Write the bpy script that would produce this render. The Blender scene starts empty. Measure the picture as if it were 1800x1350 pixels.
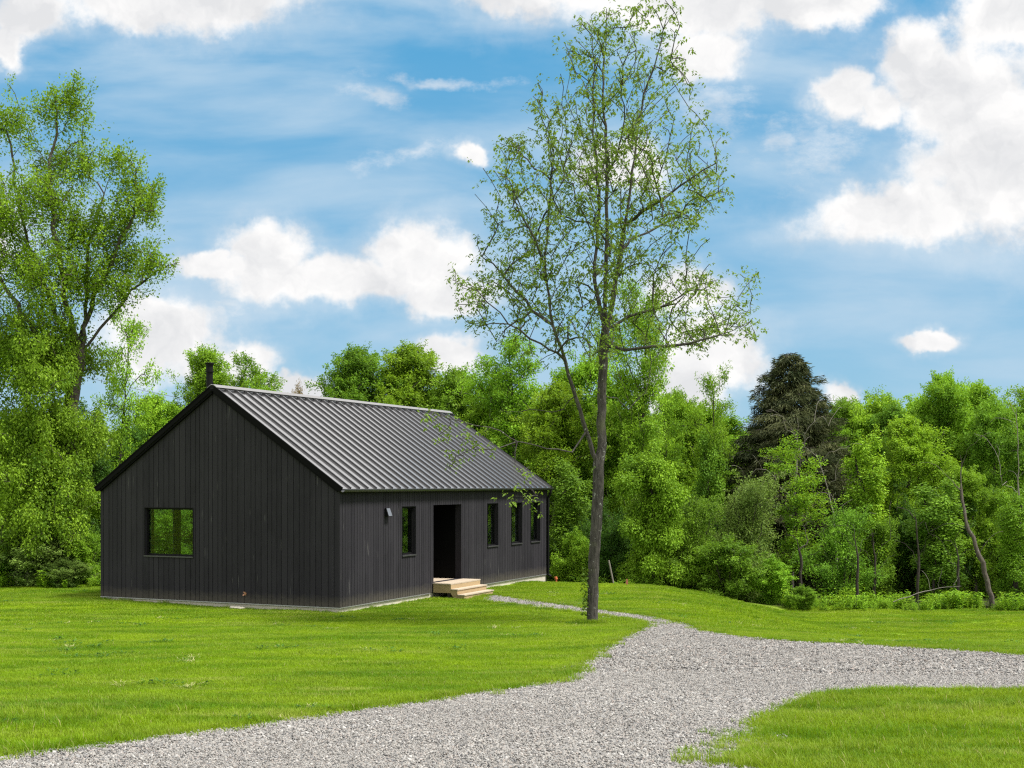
import bpy, bmesh, math, random
import numpy as np
from mathutils import Vector

S = bpy.context.scene
COL = S.collection
R = math.radians

# ------------------------------------------------------------------ camera, sky, sun, exposure
F, HZ, CZ = 2200.0, 851.0, 3.07          # focal length in photo pixels, horizon row, eye height above the siding's foot
cam_d = bpy.data.cameras.new('camera'); cam = bpy.data.objects.new('camera', cam_d); COL.objects.link(cam)
cam.location = (0, 0, CZ); cam.rotation_euler = (R(90), 0, 0)
cam_d.sensor_width = 36; cam_d.lens = 36 * F / 1800; cam_d.shift_y = (HZ - 675) / 1800
cam_d.clip_start = .1; cam_d.clip_end = 3000
S.camera = cam
S.view_settings.view_transform = 'Standard'; S.view_settings.look = 'None'
S.view_settings.exposure = 0.8; S.view_settings.gamma = 1
S.render.engine = 'CYCLES'
S.cycles.max_bounces = 7; S.cycles.diffuse_bounces = 3; S.cycles.glossy_bounces = 3
S.cycles.transmission_bounces = 4; S.cycles.transparent_max_bounces = 8
S.cycles.use_denoising = False
S.cycles.pixel_filter_type = 'BLACKMAN_HARRIS'; S.cycles.filter_width = 1.25
S.cycles.use_adaptive_sampling = False; S.cycles.sample_clamp_indirect = 4.0
S.cycles.caustics_reflective = False; S.cycles.caustics_refractive = False

SUN_AZ, SUN_EL = R(107), R(60)           # azimuth clockwise from +Y: to the right of the camera, a little behind
sun_dir = Vector((math.sin(SUN_AZ) * math.cos(SUN_EL), math.cos(SUN_AZ) * math.cos(SUN_EL), math.sin(SUN_EL)))
sd = bpy.data.lights.new('sun', 'SUN'); so = bpy.data.objects.new('sun', sd); COL.objects.link(so)
sd.energy = 4.6; sd.angle = R(12); sd.color = (1, .965, .9)
so.rotation_euler = sun_dir.to_track_quat('Z', 'Y').to_euler()


class NT:
    """small helper for node trees"""
    def __init__(s, tree):
        s.t = tree; s.n = tree.nodes; s.l = tree.links; s.n.clear()

    def a(s, typ, ins=None, **kw):
        n = s.n.new(typ)
        for k, v in kw.items(): setattr(n, k, v)
        for k, v in (ins or {}).items():
            sock = n.inputs[k]
            if hasattr(v, 'is_output'): s.l.new(v, sock)
            else: sock.default_value = v
        return n

    def m(s, op, x, y=None, z=None, clamp=False):
        n = s.n.new('ShaderNodeMath'); n.operation = op; n.use_clamp = clamp
        for i, v in enumerate((x, y, z)):
            if v is None: continue
            if hasattr(v, 'is_output'): s.l.new(v, n.inputs[i])
            else: n.inputs[i].default_value = v
        return n.outputs[0]

    def v(s, op, x, y=None):
        n = s.n.new('ShaderNodeVectorMath'); n.operation = op
        for i, v in enumerate((x, y)):
            if v is None: continue
            if hasattr(v, 'is_output'): s.l.new(v, n.inputs[i])
            else: n.inputs[i].default_value = v
        return n.outputs['Value'] if op in ('LENGTH', 'DOT_PRODUCT') else n.outputs[0]

    def noise(s, vec, scale, detail=4, rough=.55, dist=0, dim='3D'):
        n = s.a('ShaderNodeTexNoise', {'Scale': scale, 'Detail': detail, 'Roughness': rough, 'Distortion': dist}, noise_dimensions=dim)
        if vec is not None: s.l.new(vec, n.inputs['Vector'])
        return n

    def mix(s, fac, c1, c2, blend='MIX'):
        n = s.n.new('ShaderNodeMix'); n.data_type = 'RGBA'; n.blend_type = blend
        for sock, v in ((n.inputs[0], fac), (n.inputs[6], c1), (n.inputs[7], c2)):
            if hasattr(v, 'is_output'): s.l.new(v, sock)
            elif isinstance(v, (int, float)): sock.default_value = v
            else: sock.default_value = (*v, 1) if len(v) == 3 else v
        return n.outputs[2]

    def mr(s, v, a, b, c=0., d=1., smooth=False):
        n = s.n.new('ShaderNodeMapRange'); n.interpolation_type = 'SMOOTHSTEP' if smooth else 'LINEAR'
        s.l.new(v, n.inputs[0])
        for i, x in enumerate((a, b, c, d)): n.inputs[i + 1].default_value = x
        return n.outputs[0]


# sky: Nishita air plus a field of fair-weather cloud fixed to directions in the world
W = bpy.data.worlds.new('World'); S.world = W; W.use_nodes = True
w = NT(W.node_tree)
sky = w.a('ShaderNodeTexSky', sky_type='NISHITA')
sky.sun_disc = False; sky.sun_elevation = SUN_EL; sky.sun_rotation = SUN_AZ
sky.air_density = 1.0; sky.dust_density = .6; sky.ozone_density = 2.0
gen = w.a('ShaderNodeTexCoord').outputs['Generated']
sep = w.a('ShaderNodeSeparateXYZ', {0: gen})
yy = w.m('MAXIMUM', sep.outputs[1], .02)
uu = w.m('DIVIDE', sep.outputs[0], yy); vv = w.m('DIVIDE', sep.outputs[2], yy)
P = w.a('ShaderNodeCombineXYZ', {0: uu, 1: vv}).outputs[0]
warp = w.noise(P, 9, 5, .6)
warp2 = w.noise(P, 34, 4, .6)
off = w.v('MULTIPLY', w.v('SUBTRACT', warp.outputs['Color'], (.5, .5, .5)), (.075, .055, 0))
off2 = w.v('MULTIPLY', w.v('SUBTRACT', warp2.outputs['Color'], (.5, .5, .5)), (.022, .02, 0))
PW = w.v('ADD', w.v('ADD', P, off), off2)
CLOUDS = [  # x, y, half width, half height in 1/2200 of the view distance: the cumulus in view, plus banks added above it
    (1720, 180, 170, 150), (1610, 110, 95, 95), (1600, 380, 215, 62), (1760, 300, 200, 150), (1480, 170, 62, 52), (1780, 30, 130, 90),
    (1545, 190, 60, 45), (1900, 200, 160, 220),
    (1180, 2, 310, 66), (1255, 85, 85, 50), (920, -5, 110, 40), (1420, 0, 140, 55),
    (290, -5, 280, 66), (50, 30, 80, 60), (15, 85, 35, 50),
    (482, 440, 78, 66), (590, 500, 235, 52), (735, 462, 120, 84), (790, 520, 105, 50), (390, 478, 80, 32),
    (285, 595, 135, 82), (400, 640, 105, 48), (250, 555, 60, 45),
    (1245, 620, 115, 88), (1205, 690, 80, 60), (1090, 285, 100, 56), (828, 288, 40, 24), (785, 632, 66, 36), (1190, 520, 100, 55),
    (1350, -330, 460, 160), (700, -300, 330, 110), (1750, -430, 300, 150), (200, -420, 300, 130), (1640, 607, 58, 20), (1468, 684, 34, 24), (520, 672, 80, 26), (-160, 420, 190, 120)]  # the banks high above the view are added for the roof to reflect
field = None
for cx, cy, rx, ry in CLOUDS:
    c = ((cx - 900) / F, (HZ - cy) / F, 0); inv = (F / rx, F / ry, 0)
    d = w.v('LENGTH', w.v('MULTIPLY', w.v('SUBTRACT', PW, c), inv))
    d = w.m('SUBTRACT', 1, d)
    field = d if field is None else w.m('SMOOTH_MAX', field, d, .12)
fr1 = w.noise(P, 21, 9, .64).outputs[0]
field = w.m('ADD', field, w.m('MULTIPLY', w.m('SUBTRACT', fr1, .5), 1.25))
mask_a = w.m('ADD', w.m('MULTIPLY', w.mr(field, -.06, .42, 0, 1, True), .74), w.m('MULTIPLY', w.mr(field, -.55, .30, 0, 1, True), .26))
# torn wisps beside the big cumulus
wis = None
for cx, cy, rx, ry in [(1370, 240, 46, 40), (665, 165, 95, 22), (780, 130, 150, 18), (1440, 250, 110, 90), (1260, 170, 100, 80), (400, 540, 50, 30), (730, 270, 110, 26)]:
    c = ((cx - 900) / F, (HZ - cy) / F, 0); d = w.m('SUBTRACT', 1, w.v('LENGTH', w.v('MULTIPLY', w.v('SUBTRACT', PW, c), (F / rx, F / ry, 0))))
    wis = d if wis is None else w.m('MAXIMUM', wis, d)
wis = w.m('MULTIPLY', w.mr(w.m('ADD', wis, w.m('MULTIPLY', w.m('SUBTRACT', w.noise(w.v('MULTIPLY', P, (1, 1.8, 1)), 30, 8, .7).outputs[0], .5), 2.6)), 0, 1.3, 0, .5, True), 1)
mask_a = w.m('MAXIMUM', mask_a, wis)
# cloud cover added out of view to raise the ambient light
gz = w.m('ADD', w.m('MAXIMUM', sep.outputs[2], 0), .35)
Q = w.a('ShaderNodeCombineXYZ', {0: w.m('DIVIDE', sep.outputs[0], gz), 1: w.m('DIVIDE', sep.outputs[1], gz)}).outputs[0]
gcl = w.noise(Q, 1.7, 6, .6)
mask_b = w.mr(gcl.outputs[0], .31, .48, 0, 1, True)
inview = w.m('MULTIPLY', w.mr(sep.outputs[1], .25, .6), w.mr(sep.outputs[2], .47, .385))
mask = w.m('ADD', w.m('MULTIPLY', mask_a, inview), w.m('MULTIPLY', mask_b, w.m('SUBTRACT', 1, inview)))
# relief: compare the billow pattern with itself a little towards the light
PL = w.v('ADD', PW, (.010, .022, 0))
b1 = w.noise(PW, 15, 5, .55).outputs[0]; b2 = w.noise(PL, 15, 5, .55).outputs[0]
rel = w.m('ADD', .62, w.m('MULTIPLY', w.m('SUBTRACT', b1, b2), 3.8), clamp=True)
ccol = w.mix(rel, (.45, .455, .465), (.585, .58, .575))
thick = w.mr(field, .45, 1.2, 0, .40)
ccol = w.mix(thick, ccol, (.45, .455, .465))
# thin high veil
VS = w.v('MULTIPLY', P, (4.5, 17, 1))
veil = w.noise(VS, 1.0, 6, .52, .3).outputs[0]
veil = w.m('MULTIPLY', w.mr(veil, .31, .74, .0, .88, True), inview)
air = w.mix(1.0, sky.outputs[0], (.030, .055, .075), 'MULTIPLY')
blue = w.mix(w.mr(vv, .06, .36, 0, 1), (.200, .345, .450), (.062, .245, .415))
blue = w.mix(.18, blue, air)
blue = w.mix(veil, blue, (.300, .395, .480))
ccol = w.mix(inview, (.86, .85, .84), ccol)   # brighter cloud added out of view, for fill light and the roof's reflection
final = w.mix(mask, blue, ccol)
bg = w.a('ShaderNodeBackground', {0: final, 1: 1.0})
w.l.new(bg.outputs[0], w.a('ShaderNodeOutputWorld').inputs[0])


# ------------------------------------------------------------------ terrain functions
def sst(a, b, x):
    t = np.clip((x - a) / (b - a), 0, 1); return t * t * (3 - 2 * t)

def H(x, y):
    x = np.asarray(x, float); y = np.asarray(y, float)
    s = 30.5 - y
    base = -.155 + .0505 * (np.logaddexp(0, s / 1.2) * 1.2)
    base = base + .09 * sst(-7, -12, x) * sst(28, 34, y)
    right = sst(3.6, 9.5, x) * sst(20, 35, y)
    back = sst(0, 6.5, y - (41.2 - .42 * np.clip(x, 0, 12))) * sst(-5, 1, x)
    near_drop = np.maximum(right * .86, back)
    z = base - 1.05 * near_drop
    z = z + .035 * np.sin(x * .7 + .4 * y) * np.cos(y * .45 - .3 * x) * sst(3, 9, np.hypot(x + 2.2, (y - 37) * .8) - 5)
    z = z + 1.6 * sst(60, 160, y) * np.sin(x * .03 + 1) ** 2
    return z

def ground_at(px, py):
    """where the view line through a photo pixel meets the ground"""
    u = (px - 900) / F; t = (py - HZ) / F
    lo, hi = 2.0, 200.0
    for k in np.linspace(3, 120, 1200):
        if CZ - t * k < float(H(u * k, k)): hi = k; break
        lo = k
    for _ in range(40):
        mid = (lo + hi) / 2
        if CZ - t * mid < float(H(u * mid, mid)): hi = mid
        else: lo = mid
    return (u * hi, hi)

def at(px, py, d):
    return np.array([(px - 900) * d / F, d, CZ - (py - HZ) * d / F])


# ------------------------------------------------------------------ object helpers
def tag(o, label=None, cat=None, group=None, kind=None):
    if label: o['label'] = label
    if cat: o['category'] = cat
    if group: o['group'] = group
    if kind: o['kind'] = kind
    return o

def empty(name, loc=(0, 0, 0), rz=0):
    o = bpy.data.objects.new(name, None); COL.objects.link(o)
    o.location = loc; o.rotation_euler = (0, 0, rz); o.empty_display_size = .2
    return o

def np_mesh(name, verts, faces, mats, attrs=None, smooth=False, fmat=None):
    """faces: (N,k) array or list of arrays of different k"""
    me = bpy.data.meshes.new(name)
    fl = faces if isinstance(faces, list) else [faces]
    fl = [np.asarray(f, np.int32) for f in fl if len(f)]
    verts = np.asarray(verts, np.float32)
    me.vertices.add(len(verts)); me.vertices.foreach_set('co', verts.ravel())
    loops = np.concatenate([f.ravel() for f in fl]) if fl else np.zeros(0, np.int32)
    tot = np.concatenate([np.full(len(f), f.shape[1], np.int32) for f in fl]) if fl else np.zeros(0, np.int32)
    st = np.concatenate([[0], np.cumsum(tot)[:-1]]).astype(np.int32) if len(tot) else tot
    me.loops.add(len(loops)); me.loops.foreach_set('vertex_index', loops)
    me.polygons.add(len(tot)); me.polygons.foreach_set('loop_start', st)
    me.polygons.foreach_set('loop_total', tot)
    me.polygons.foreach_set('use_smooth', np.full(len(tot), bool(smooth)))
    for k, a in (attrs or {}).items():
        at_ = me.attributes.new(k, 'FLOAT', 'POINT'); at_.data.foreach_set('value', np.asarray(a, np.float32))
    for m in (mats if isinstance(mats, (list, tuple)) else [mats]): me.materials.append(m)
    if fmat is not None: me.polygons.foreach_set('material_index', np.asarray(fmat, np.int32))
    me.update(calc_edges=True); me.validate()
    return me

def link(name, me, parent=None):
    o = bpy.data.objects.new(name, me); COL.objects.link(o)
    if parent: o.parent = parent
    return o

class MB:
    """collects boxes, bars and tubes into one mesh"""
    def __init__(s): s.bm = bmesh.new()
    def hexa(s, p, mi=0):
        v = [s.bm.verts.new(q) for q in p]
        for f in ((0, 3, 2, 1), (4, 5, 6, 7), (0, 1, 5, 4), (1, 2, 6, 5), (2, 3, 7, 6), (3, 0, 4, 7)):
            s.bm.faces.new([v[i] for i in f]).material_index = mi
    def box(s, a, b, mi=0):
        (x0, y0, z0), (x1, y1, z1) = a, b
        s.hexa([(x0, y0, z0), (x1, y0, z0), (x1, y1, z0), (x0, y1, z0), (x0, y0, z1), (x1, y0, z1), (x1, y1, z1), (x0, y1, z1)], mi)
    def quad(s, *p, mi=0):
        s.bm.faces.new([s.bm.verts.new(q) for q in p]).material_index = mi
    def tube(s, pts, r, n=10, cap=True):
        pts = [Vector(p) for p in pts]; rs = r if isinstance(r, (list, tuple)) else [r] * len(pts)
        rings = []
        for i, p in enumerate(pts):
            t = (pts[min(i + 1, len(pts) - 1)] - pts[max(i - 1, 0)]).normalized()
            a = t.orthogonal().normalized() if i == 0 else (rings[-1][1] - t * rings[-1][1].dot(t)).normalized()
            b = t.cross(a)
            rings.append(([s.bm.verts.new(p + (a * math.cos(k * 2 * math.pi / n) + b * math.sin(k * 2 * math.pi / n)) * rs[i]) for k in range(n)], a))
        for i in range(len(rings) - 1):
            A, B = rings[i][0], rings[i + 1][0]
            for k in range(n): s.bm.faces.new((A[k], A[(k + 1) % n], B[(k + 1) % n], B[k]))
        if cap:
            s.bm.faces.new(rings[0][0][::-1]); s.bm.faces.new(rings[-1][0])
    def build(s, name, mats, parent=None, bevel=0, smooth=False):
        if bevel:
            bmesh.ops.bevel(s.bm, geom=[e for e in s.bm.edges], offset=bevel, segments=2, affect='EDGES', profile=.6)
        bmesh.ops.recalc_face_normals(s.bm, faces=s.bm.faces)
        me = bpy.data.meshes.new(name); s.bm.to_mesh(me); s.bm.free()
        for m in (mats if isinstance(mats, (list, tuple)) else [mats]): me.materials.append(m)
        if smooth:
            for p in me.polygons: p.use_smooth = True
        return link(name, me, parent)


# ------------------------------------------------------------------ materials
def new_mat(name):
    m = bpy.data.materials.new(name); m.use_nodes = True
    n = NT(m.node_tree)
    out = n.a('ShaderNodeOutputMaterial')
    return m, n, out

def simple(name, col, rough=.6, metal=0, bump=0, bscale=40, var=.15, vscale=6, spec=.5):
    m, n, out = new_mat(name)
    tc = n.a('ShaderNodeTexCoord').outputs['Object']
    ns = n.noise(tc, vscale, 5, .6).outputs[0]
    c = n.mix(ns, tuple(x * (1 - var) for x in col), tuple(min(1, x * (1 + var)) for x in col))
    b = n.a('ShaderNodeBsdfPrincipled', {'Base Color': c, 'Metallic': metal, 'Specular IOR Level': spec})
    n.l.new(n.mr(ns, .2, .8, rough - .06, rough + .06), b.inputs['Roughness'])
    if bump:
        bp = n.a('ShaderNodeBump', {'Strength': bump, 'Distance': .02, 'Height': n.noise(tc, bscale, 4).outputs[0]})
        n.l.new(bp.outputs[0], b.inputs['Normal'])
    n.l.new(b.outputs[0], out.inputs[0])
    return m

def siding_mat():
    m, n, out = new_mat('charred_siding')
    tc = n.a('ShaderNodeTexCoord').outputs['Object']
    tone = n.a('ShaderNodeAttribute', attribute_name='tone').outputs['Fac']
    grain = n.noise(n.v('MULTIPLY', tc, (70, 70, 2.2)), 1, 6, .65).outputs[0]
    blot = n.noise(n.v('MULTIPLY', tc, (1.3, 1.3, .8)), 1, 5, .6).outputs[0]
    c = n.mix(tone, (.0122, .0111, .0142), (.0240, .0220, .0265))
    c = n.mix(n.mr(grain, .35, .75), c, (.027, .0255, .031))
    c = n.mix(n.mr(blot, .45, .75, 0, .5), c, (.032, .030, .036))
    # pale runs and scuffs in the stain
    scuff = n.noise(n.v('MULTIPLY', tc, (26, 26, 1.1)), 1, 3, .5).outputs[0]
    gate = n.noise(n.v('ADD', n.v('MULTIPLY', tc, (2.2, 2.2, 1.0)), (7, 3, 1)), 1, 2).outputs[0]
    sc = n.m('MULTIPLY', n.mr(scuff, .62, .72), n.mr(gate, .56, .64))
    c = n.mix(n.m('MULTIPLY', sc, .55), c, (.16, .155, .15))
    oz = n.a('ShaderNodeSeparateXYZ', {0: tc}).outputs[2]
    mud = n.m('MULTIPLY', n.mr(n.m('ADD', oz, n.m('MULTIPLY', n.noise(n.v('MULTIPLY', tc, (5, 5, 9)), 1, 5, .7).outputs[0], -.34)), .12, -.12), .55)
    c = n.mix(mud, c, (.085, .075, .06))
    b = n.a('ShaderNodeBsdfPrincipled', {'Base Color': c, 'Roughness': .75, 'Specular IOR Level': .12})
    bp = n.a('ShaderNodeBump', {'Strength': .35, 'Distance': .006, 'Height': grain})
    n.l.new(bp.outputs[0], b.inputs['Normal']); n.l.new(b.outputs[0], out.inputs[0])
    return m

def wood_mat(name, c1, c2, axis=(3, 40, 40)):
    m, n, out = new_mat(name)
    tc = n.a('ShaderNodeTexCoord').outputs['Object']
    g = n.noise(n.v('MULTIPLY', tc, axis), 1, 6, .6, 1.0).outputs[0]
    k = n.noise(tc, 3, 3).outputs[0]
    c = n.mix(n.mr(g, .3, .7), c1, c2); c = n.mix(n.mr(k, .5, .75, 0, .35), c, tuple(x * .72 for x in c1))
    b = n.a('ShaderNodeBsdfPrincipled', {'Base Color': c, 'Roughness': .7})
    bp = n.a('ShaderNodeBump', {'Strength': .25, 'Distance': .005, 'Height': g}); n.l.new(bp.outputs[0], b.inputs['Normal'])
    n.l.new(b.outputs[0], out.inputs[0]); return m

def leaf_mat(name, dark, light, trans, rough=.55, tfac=.27, hue=.009, val=.20):
    m, n, out = new_mat(name)
    tone = n.a('ShaderNodeAttribute', attribute_name='tone').outputs['Fac']
    rnd = n.a('ShaderNodeObjectInfo').outputs['Random']
    c = n.mix(tone, dark, light)
    hs = n.a('ShaderNodeHueSaturation', {'Hue': n.mr(rnd, 0, 1, .5 - hue, .5 + hue), 'Saturation': 1.0, 'Color': c})
    n.l.new(n.mr(n.m('FRACT', n.m('MULTIPLY', rnd, 7.31)), 0, 1, 1 - val, 1 + val), hs.inputs['Value'])
    b = n.a('ShaderNodeBsdfPrincipled', {'Base Color': hs.outputs[0], 'Roughness': rough, 'Specular IOR Level': .12})
    tcol = n.mix(.5, hs.outputs[0], trans)
    t = n.a('ShaderNodeBsdfTranslucent', {'Color': tcol})
    mx = n.a('ShaderNodeMixShader', {0: tfac, 1: b.outputs[0], 2: t.outputs[0]})
    n.l.new(mx.outputs[0], out.inputs[0]); return m

def bark_mat(name, c1, c2, lichen=0., scale=1.):
    m, n, out = new_mat(name)
    tc = n.a('ShaderNodeTexCoord').outputs['Object']
    st = n.v('MULTIPLY', tc, (26 * scale, 26 * scale, 4.5 * scale))
    g = n.noise(st, 1, 6, .65, .6).outputs[0]
    blot = n.noise(tc, 3.2, 4, .6).outputs[0]
    c = n.mix(n.mr(g, .35, .68), c1, c2)
    c = n.mix(n.mr(blot, .45, .75, 0, .45), c, tuple(x * .6 for x in c1))
    if lichen:
        li = n.noise(tc, 9, 5, .7).outputs[0]
        c = n.mix(n.mr(li, .62, .66, 0, lichen), c, (.34, .36, .32))
        mo = n.noise(tc, 2.0, 3, .6).outputs[0]
        c = n.mix(n.mr(mo, .56, .72, 0, .5), c, (.09, .10, .045))
    b = n.a('ShaderNodeBsdfPrincipled', {'Base Color': c, 'Roughness': .9, 'Specular IOR Level': .2})
    bp = n.a('ShaderNodeBump', {'Strength': .9, 'Distance': .03, 'Height': g}); n.l.new(bp.outputs[0], b.inputs['Normal'])
    n.l.new(b.outputs[0], out.inputs[0]); return m

def lawn_colour(n, pos):
    """mown turf: lush and yellow patches, pale mowing streaks, straw"""
    big = n.noise(n.v('MULTIPLY', pos, (.22, .35, 0)), 1, 4, .6).outputs[0]
    mid = n.noise(n.v('MULTIPLY', pos, (.9, 1.5, 0)), 1, 5, .65).outputs[0]
    c = n.mix(n.mr(big, .33, .62), (.074, .185, .002), (.240, .355, .005))
    c = n.mix(n.mr(mid, .40, .70, 0, .9), c, (.050, .135, .003))
    stv = n.v('ADD', n.v('MULTIPLY', pos, (.30, 2.1, 0)), (3.1, .7, 0))
    stn = n.noise(stv, 1, 5, .55, .5).outputs[0]
    c = n.mix(n.mr(stn, .52, .74, 0, .85, True), c, (.32, .35, .080))
    pat = n.noise(n.v('ADD', n.v('MULTIPLY', pos, (.42, .8, 0)), (5, 2, 0)), 1, 5, .7).outputs[0]
    c = n.mix(n.mr(pat, .52, .66, 0, .55), c, (.042, .130, .005))
    sx_ = n.a('ShaderNodeSeparateXYZ', {0: pos})
    wv = n.m('SINE', n.m('ADD', n.m('MULTIPLY', n.m('ADD', sx_.outputs[1], n.m('MULTIPLY', sx_.outputs[0], -.16)), 4.6), n.m('MULTIPLY', n.noise(n.v('MULTIPLY', pos, (.25, .5, 0)), 1, 3).outputs[0], 9)))
    c = n.mix(n.mr(wv, -.5, 1, 0, .45), c, (.235, .315, .022))
    fl = n.noise(n.v('MULTIPLY', pos, (7, 9, 0)), 1, 5, .75).outputs[0]
    c = n.mix(n.mr(fl, .53, .72, 0, .6), c, (.040, .110, .004))
    c = n.mix(n.mr(fl, .46, .30, 0, .45), c, (.30, .36, .04))
    straw = n.noise(n.v('MULTIPLY', pos, (2.4, 4.2, 0)), 1, 6, .7).outputs[0]
    c = n.mix(n.mr(straw, .60, .76, 0, .6), c, (.30, .27, .12))
    return c

def ground_mat():
    m, n, out = new_mat('lawn_turf')
    pos = n.a('ShaderNodeNewGeometry').outputs['Position']
    c = lawn_colour(n, pos)
    f = n.noise(n.v('MULTIPLY', pos, (38, 38, 38)), 1, 3, .7).outputs[0]
    c = n.mix(n.mr(f, .3, .7, .45, 0), c, (.03, .06, .008))
    # leaf litter under the wood
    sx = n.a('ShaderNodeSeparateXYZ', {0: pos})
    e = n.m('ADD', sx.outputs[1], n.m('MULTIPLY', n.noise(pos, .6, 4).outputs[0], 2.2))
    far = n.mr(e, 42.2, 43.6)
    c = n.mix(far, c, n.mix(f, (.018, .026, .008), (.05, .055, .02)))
    b = n.a('ShaderNodeBsdfPrincipled', {'Base Color': c, 'Roughness': .95, 'Specular IOR Level': .15})
    bp = n.a('ShaderNodeBump', {'Strength': .7, 'Distance': .03, 'Height': f}); n.l.new(bp.outputs[0], b.inputs['Normal'])
    n.l.new(b.outputs[0], out.inputs[0]); return m

def grass_mat():
    m, n, out = new_mat('grass_blades')
    pos = n.a('ShaderNodeNewGeometry').outputs['Position']
    tone = n.a('ShaderNodeAttribute', attribute_name='tone').outputs['Fac']
    c = lawn_colour(n, pos)
    c = n.mix(n.mr(tone, 0, 1, .22, 0), c, (.06, .14, .010))
    c = n.mix(n.mr(tone, .965, .985), c, (.32, .29, .12))
    b = n.a('ShaderNodeBsdfPrincipled', {'Base Color': c, 'Roughness': .6, 'Specular IOR Level': .12})
    t = n.a('ShaderNodeBsdfTranslucent', {'Color': n.mix(.5, c, (.33, .45, .012))})
    mx = n.a('ShaderNodeMixShader', {0: .35, 1: b.outputs[0], 2: t.outputs[0]})
    n.l.new(mx.outputs[0], out.inputs[0]); return m

STONE = [(0, (0.040, 0.041, 0.045)), (.14, (0.154, 0.152, 0.149)), (.4, (0.206, 0.201, 0.190)), (.62, (0.267, 0.254, 0.231)), (.80, (0.235, 0.196, 0.174)), (.92, (0.373, 0.365, 0.348)), (1, (0.105, 0.111, 0.124))]
def ramp(n, fac, stops):
    r = n.a('ShaderNodeValToRGB', {0: fac}); el = r.color_ramp.elements
    while len(el) < len(stops): el.new(.5)
    for e, (p, c) in zip(el, stops): e.position = p; e.color = (*c, 1)
    return r.outputs[0]

def gravel_mat():
    m, n, out = new_mat('crushed_gravel')
    pos = n.a('ShaderNodeNewGeometry').outputs['Position']
    p2 = n.v('ADD', pos, n.v('MULTIPLY', n.noise(pos, 14, 2).outputs['Color'], (.03, .03, .03)))
    vo = n.a('ShaderNodeTexVoronoi', {'Vector': p2, 'Scale': 34.0}, voronoi_dimensions='3D')
    vs = n.a('ShaderNodeSeparateColor', {0: vo.outputs['Color']})
    c = ramp(n, vs.outputs[0], STONE)
    big = n.noise(n.v('MULTIPLY', pos, (.5, .9, 0)), 1, 5, .6).outputs[0]
    c = n.mix(n.mr(big, .35, .7, 0, .30), c, (.26, .245, .23))
    c = n.mix(n.mr(vo.outputs['Distance'], .45, .75, 0, .6), c, (.13, .125, .12))
    b = n.a('ShaderNodeBsdfPrincipled', {'Base Color': c, 'Roughness': .9, 'Specular IOR Level': .2})
    bp = n.a('ShaderNodeBump', {'Strength': .8, 'Distance': .02, 'Height': n.m('SUBTRACT', 1, vo.outputs['Distance'])})
    n.l.new(bp.outputs[0], b.inputs['Normal']); n.l.new(b.outputs[0], out.inputs[0]); return m

def stone_mat():
    m, n, out = new_mat('gravel_stones')
    tone = n.a('ShaderNodeAttribute', attribute_name='tone').outputs['Fac']
    tc = n.a('ShaderNodeTexCoord').outputs['Object']
    c = ramp(n, tone, STONE)
    gp_ = n.a('ShaderNodeNewGeometry').outputs['Position']
    dust = n.noise(n.v('MULTIPLY', gp_, (.45, .9, 0)), 1, 4, .6).outputs[0]
    c = n.mix(n.mr(dust, .38, .66, 0, .35), c, (.245, .235, .22))
    c = n.mix(n.mr(n.noise(tc, 120, 3).outputs[0], .4, .7, 0, .35), c, (.19, .185, .18))
    b = n.a('ShaderNodeBsdfPrincipled', {'Base Color': c, 'Roughness': .85, 'Specular IOR Level': .25})
    n.l.new(b.outputs[0], out.inputs[0]); return m

def glass_mat(name, refl=.85):
    m, n, out = new_mat(name)
    geo = n.a('ShaderNodeNewGeometry')
    fc = n.m('ABSOLUTE', n.v('DOT_PRODUCT', geo.outputs['Normal'], geo.outputs['Incoming']))
    fr = n.m('ADD', .006, n.m('MULTIPLY', 1.35, n.m('POWER', n.m('SUBTRACT', 1, fc), 3)), clamp=True)
    g = n.a('ShaderNodeBsdfGlossy', {'Color': (.9, .95, .92, 1), 'Roughness': .01})
    t = n.a('ShaderNodeBsdfTransparent', {'Color': (.80, .86, .83, 1)})
    mx = n.a('ShaderNodeMixShader', {0: fr, 1: t.outputs[0], 2: g.outputs[0]})
    n.l.new(mx.outputs[0], out.inputs[0]); return m

def roof_mat():
    m, n, out = new_mat('standing_seam_metal')
    tc = n.a('ShaderNodeTexCoord').outputs['Object']
    ns = n.noise(n.v('MULTIPLY', tc, (1.2, 2.4, 1.2)), 1, 4, .6).outputs[0]
    c = n.mix(ns, (.026, .0252, .0264), (.034, .033, .0345))
    b = n.a('ShaderNodeBsdfPrincipled', {'Base Color': c, 'Metallic': .0, 'Specular IOR Level': .85, 'Coat Weight': 1.0, 'Coat Roughness': .09, 'Coat IOR': 1.52})
    n.l.new(n.mr(ns, .3, .7, .20, .26), b.inputs['Roughness'])
    bp = n.a('ShaderNodeBump', {'Strength': .04, 'Distance': .01, 'Height': n.noise(n.v('MULTIPLY', tc, (1.5, 5, 1.5)), 1, 2).outputs[0]})
    n.l.new(bp.outputs[0], b.inputs['Normal'])
    n.l.new(b.outputs[0], out.inputs[0]); return m

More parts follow.
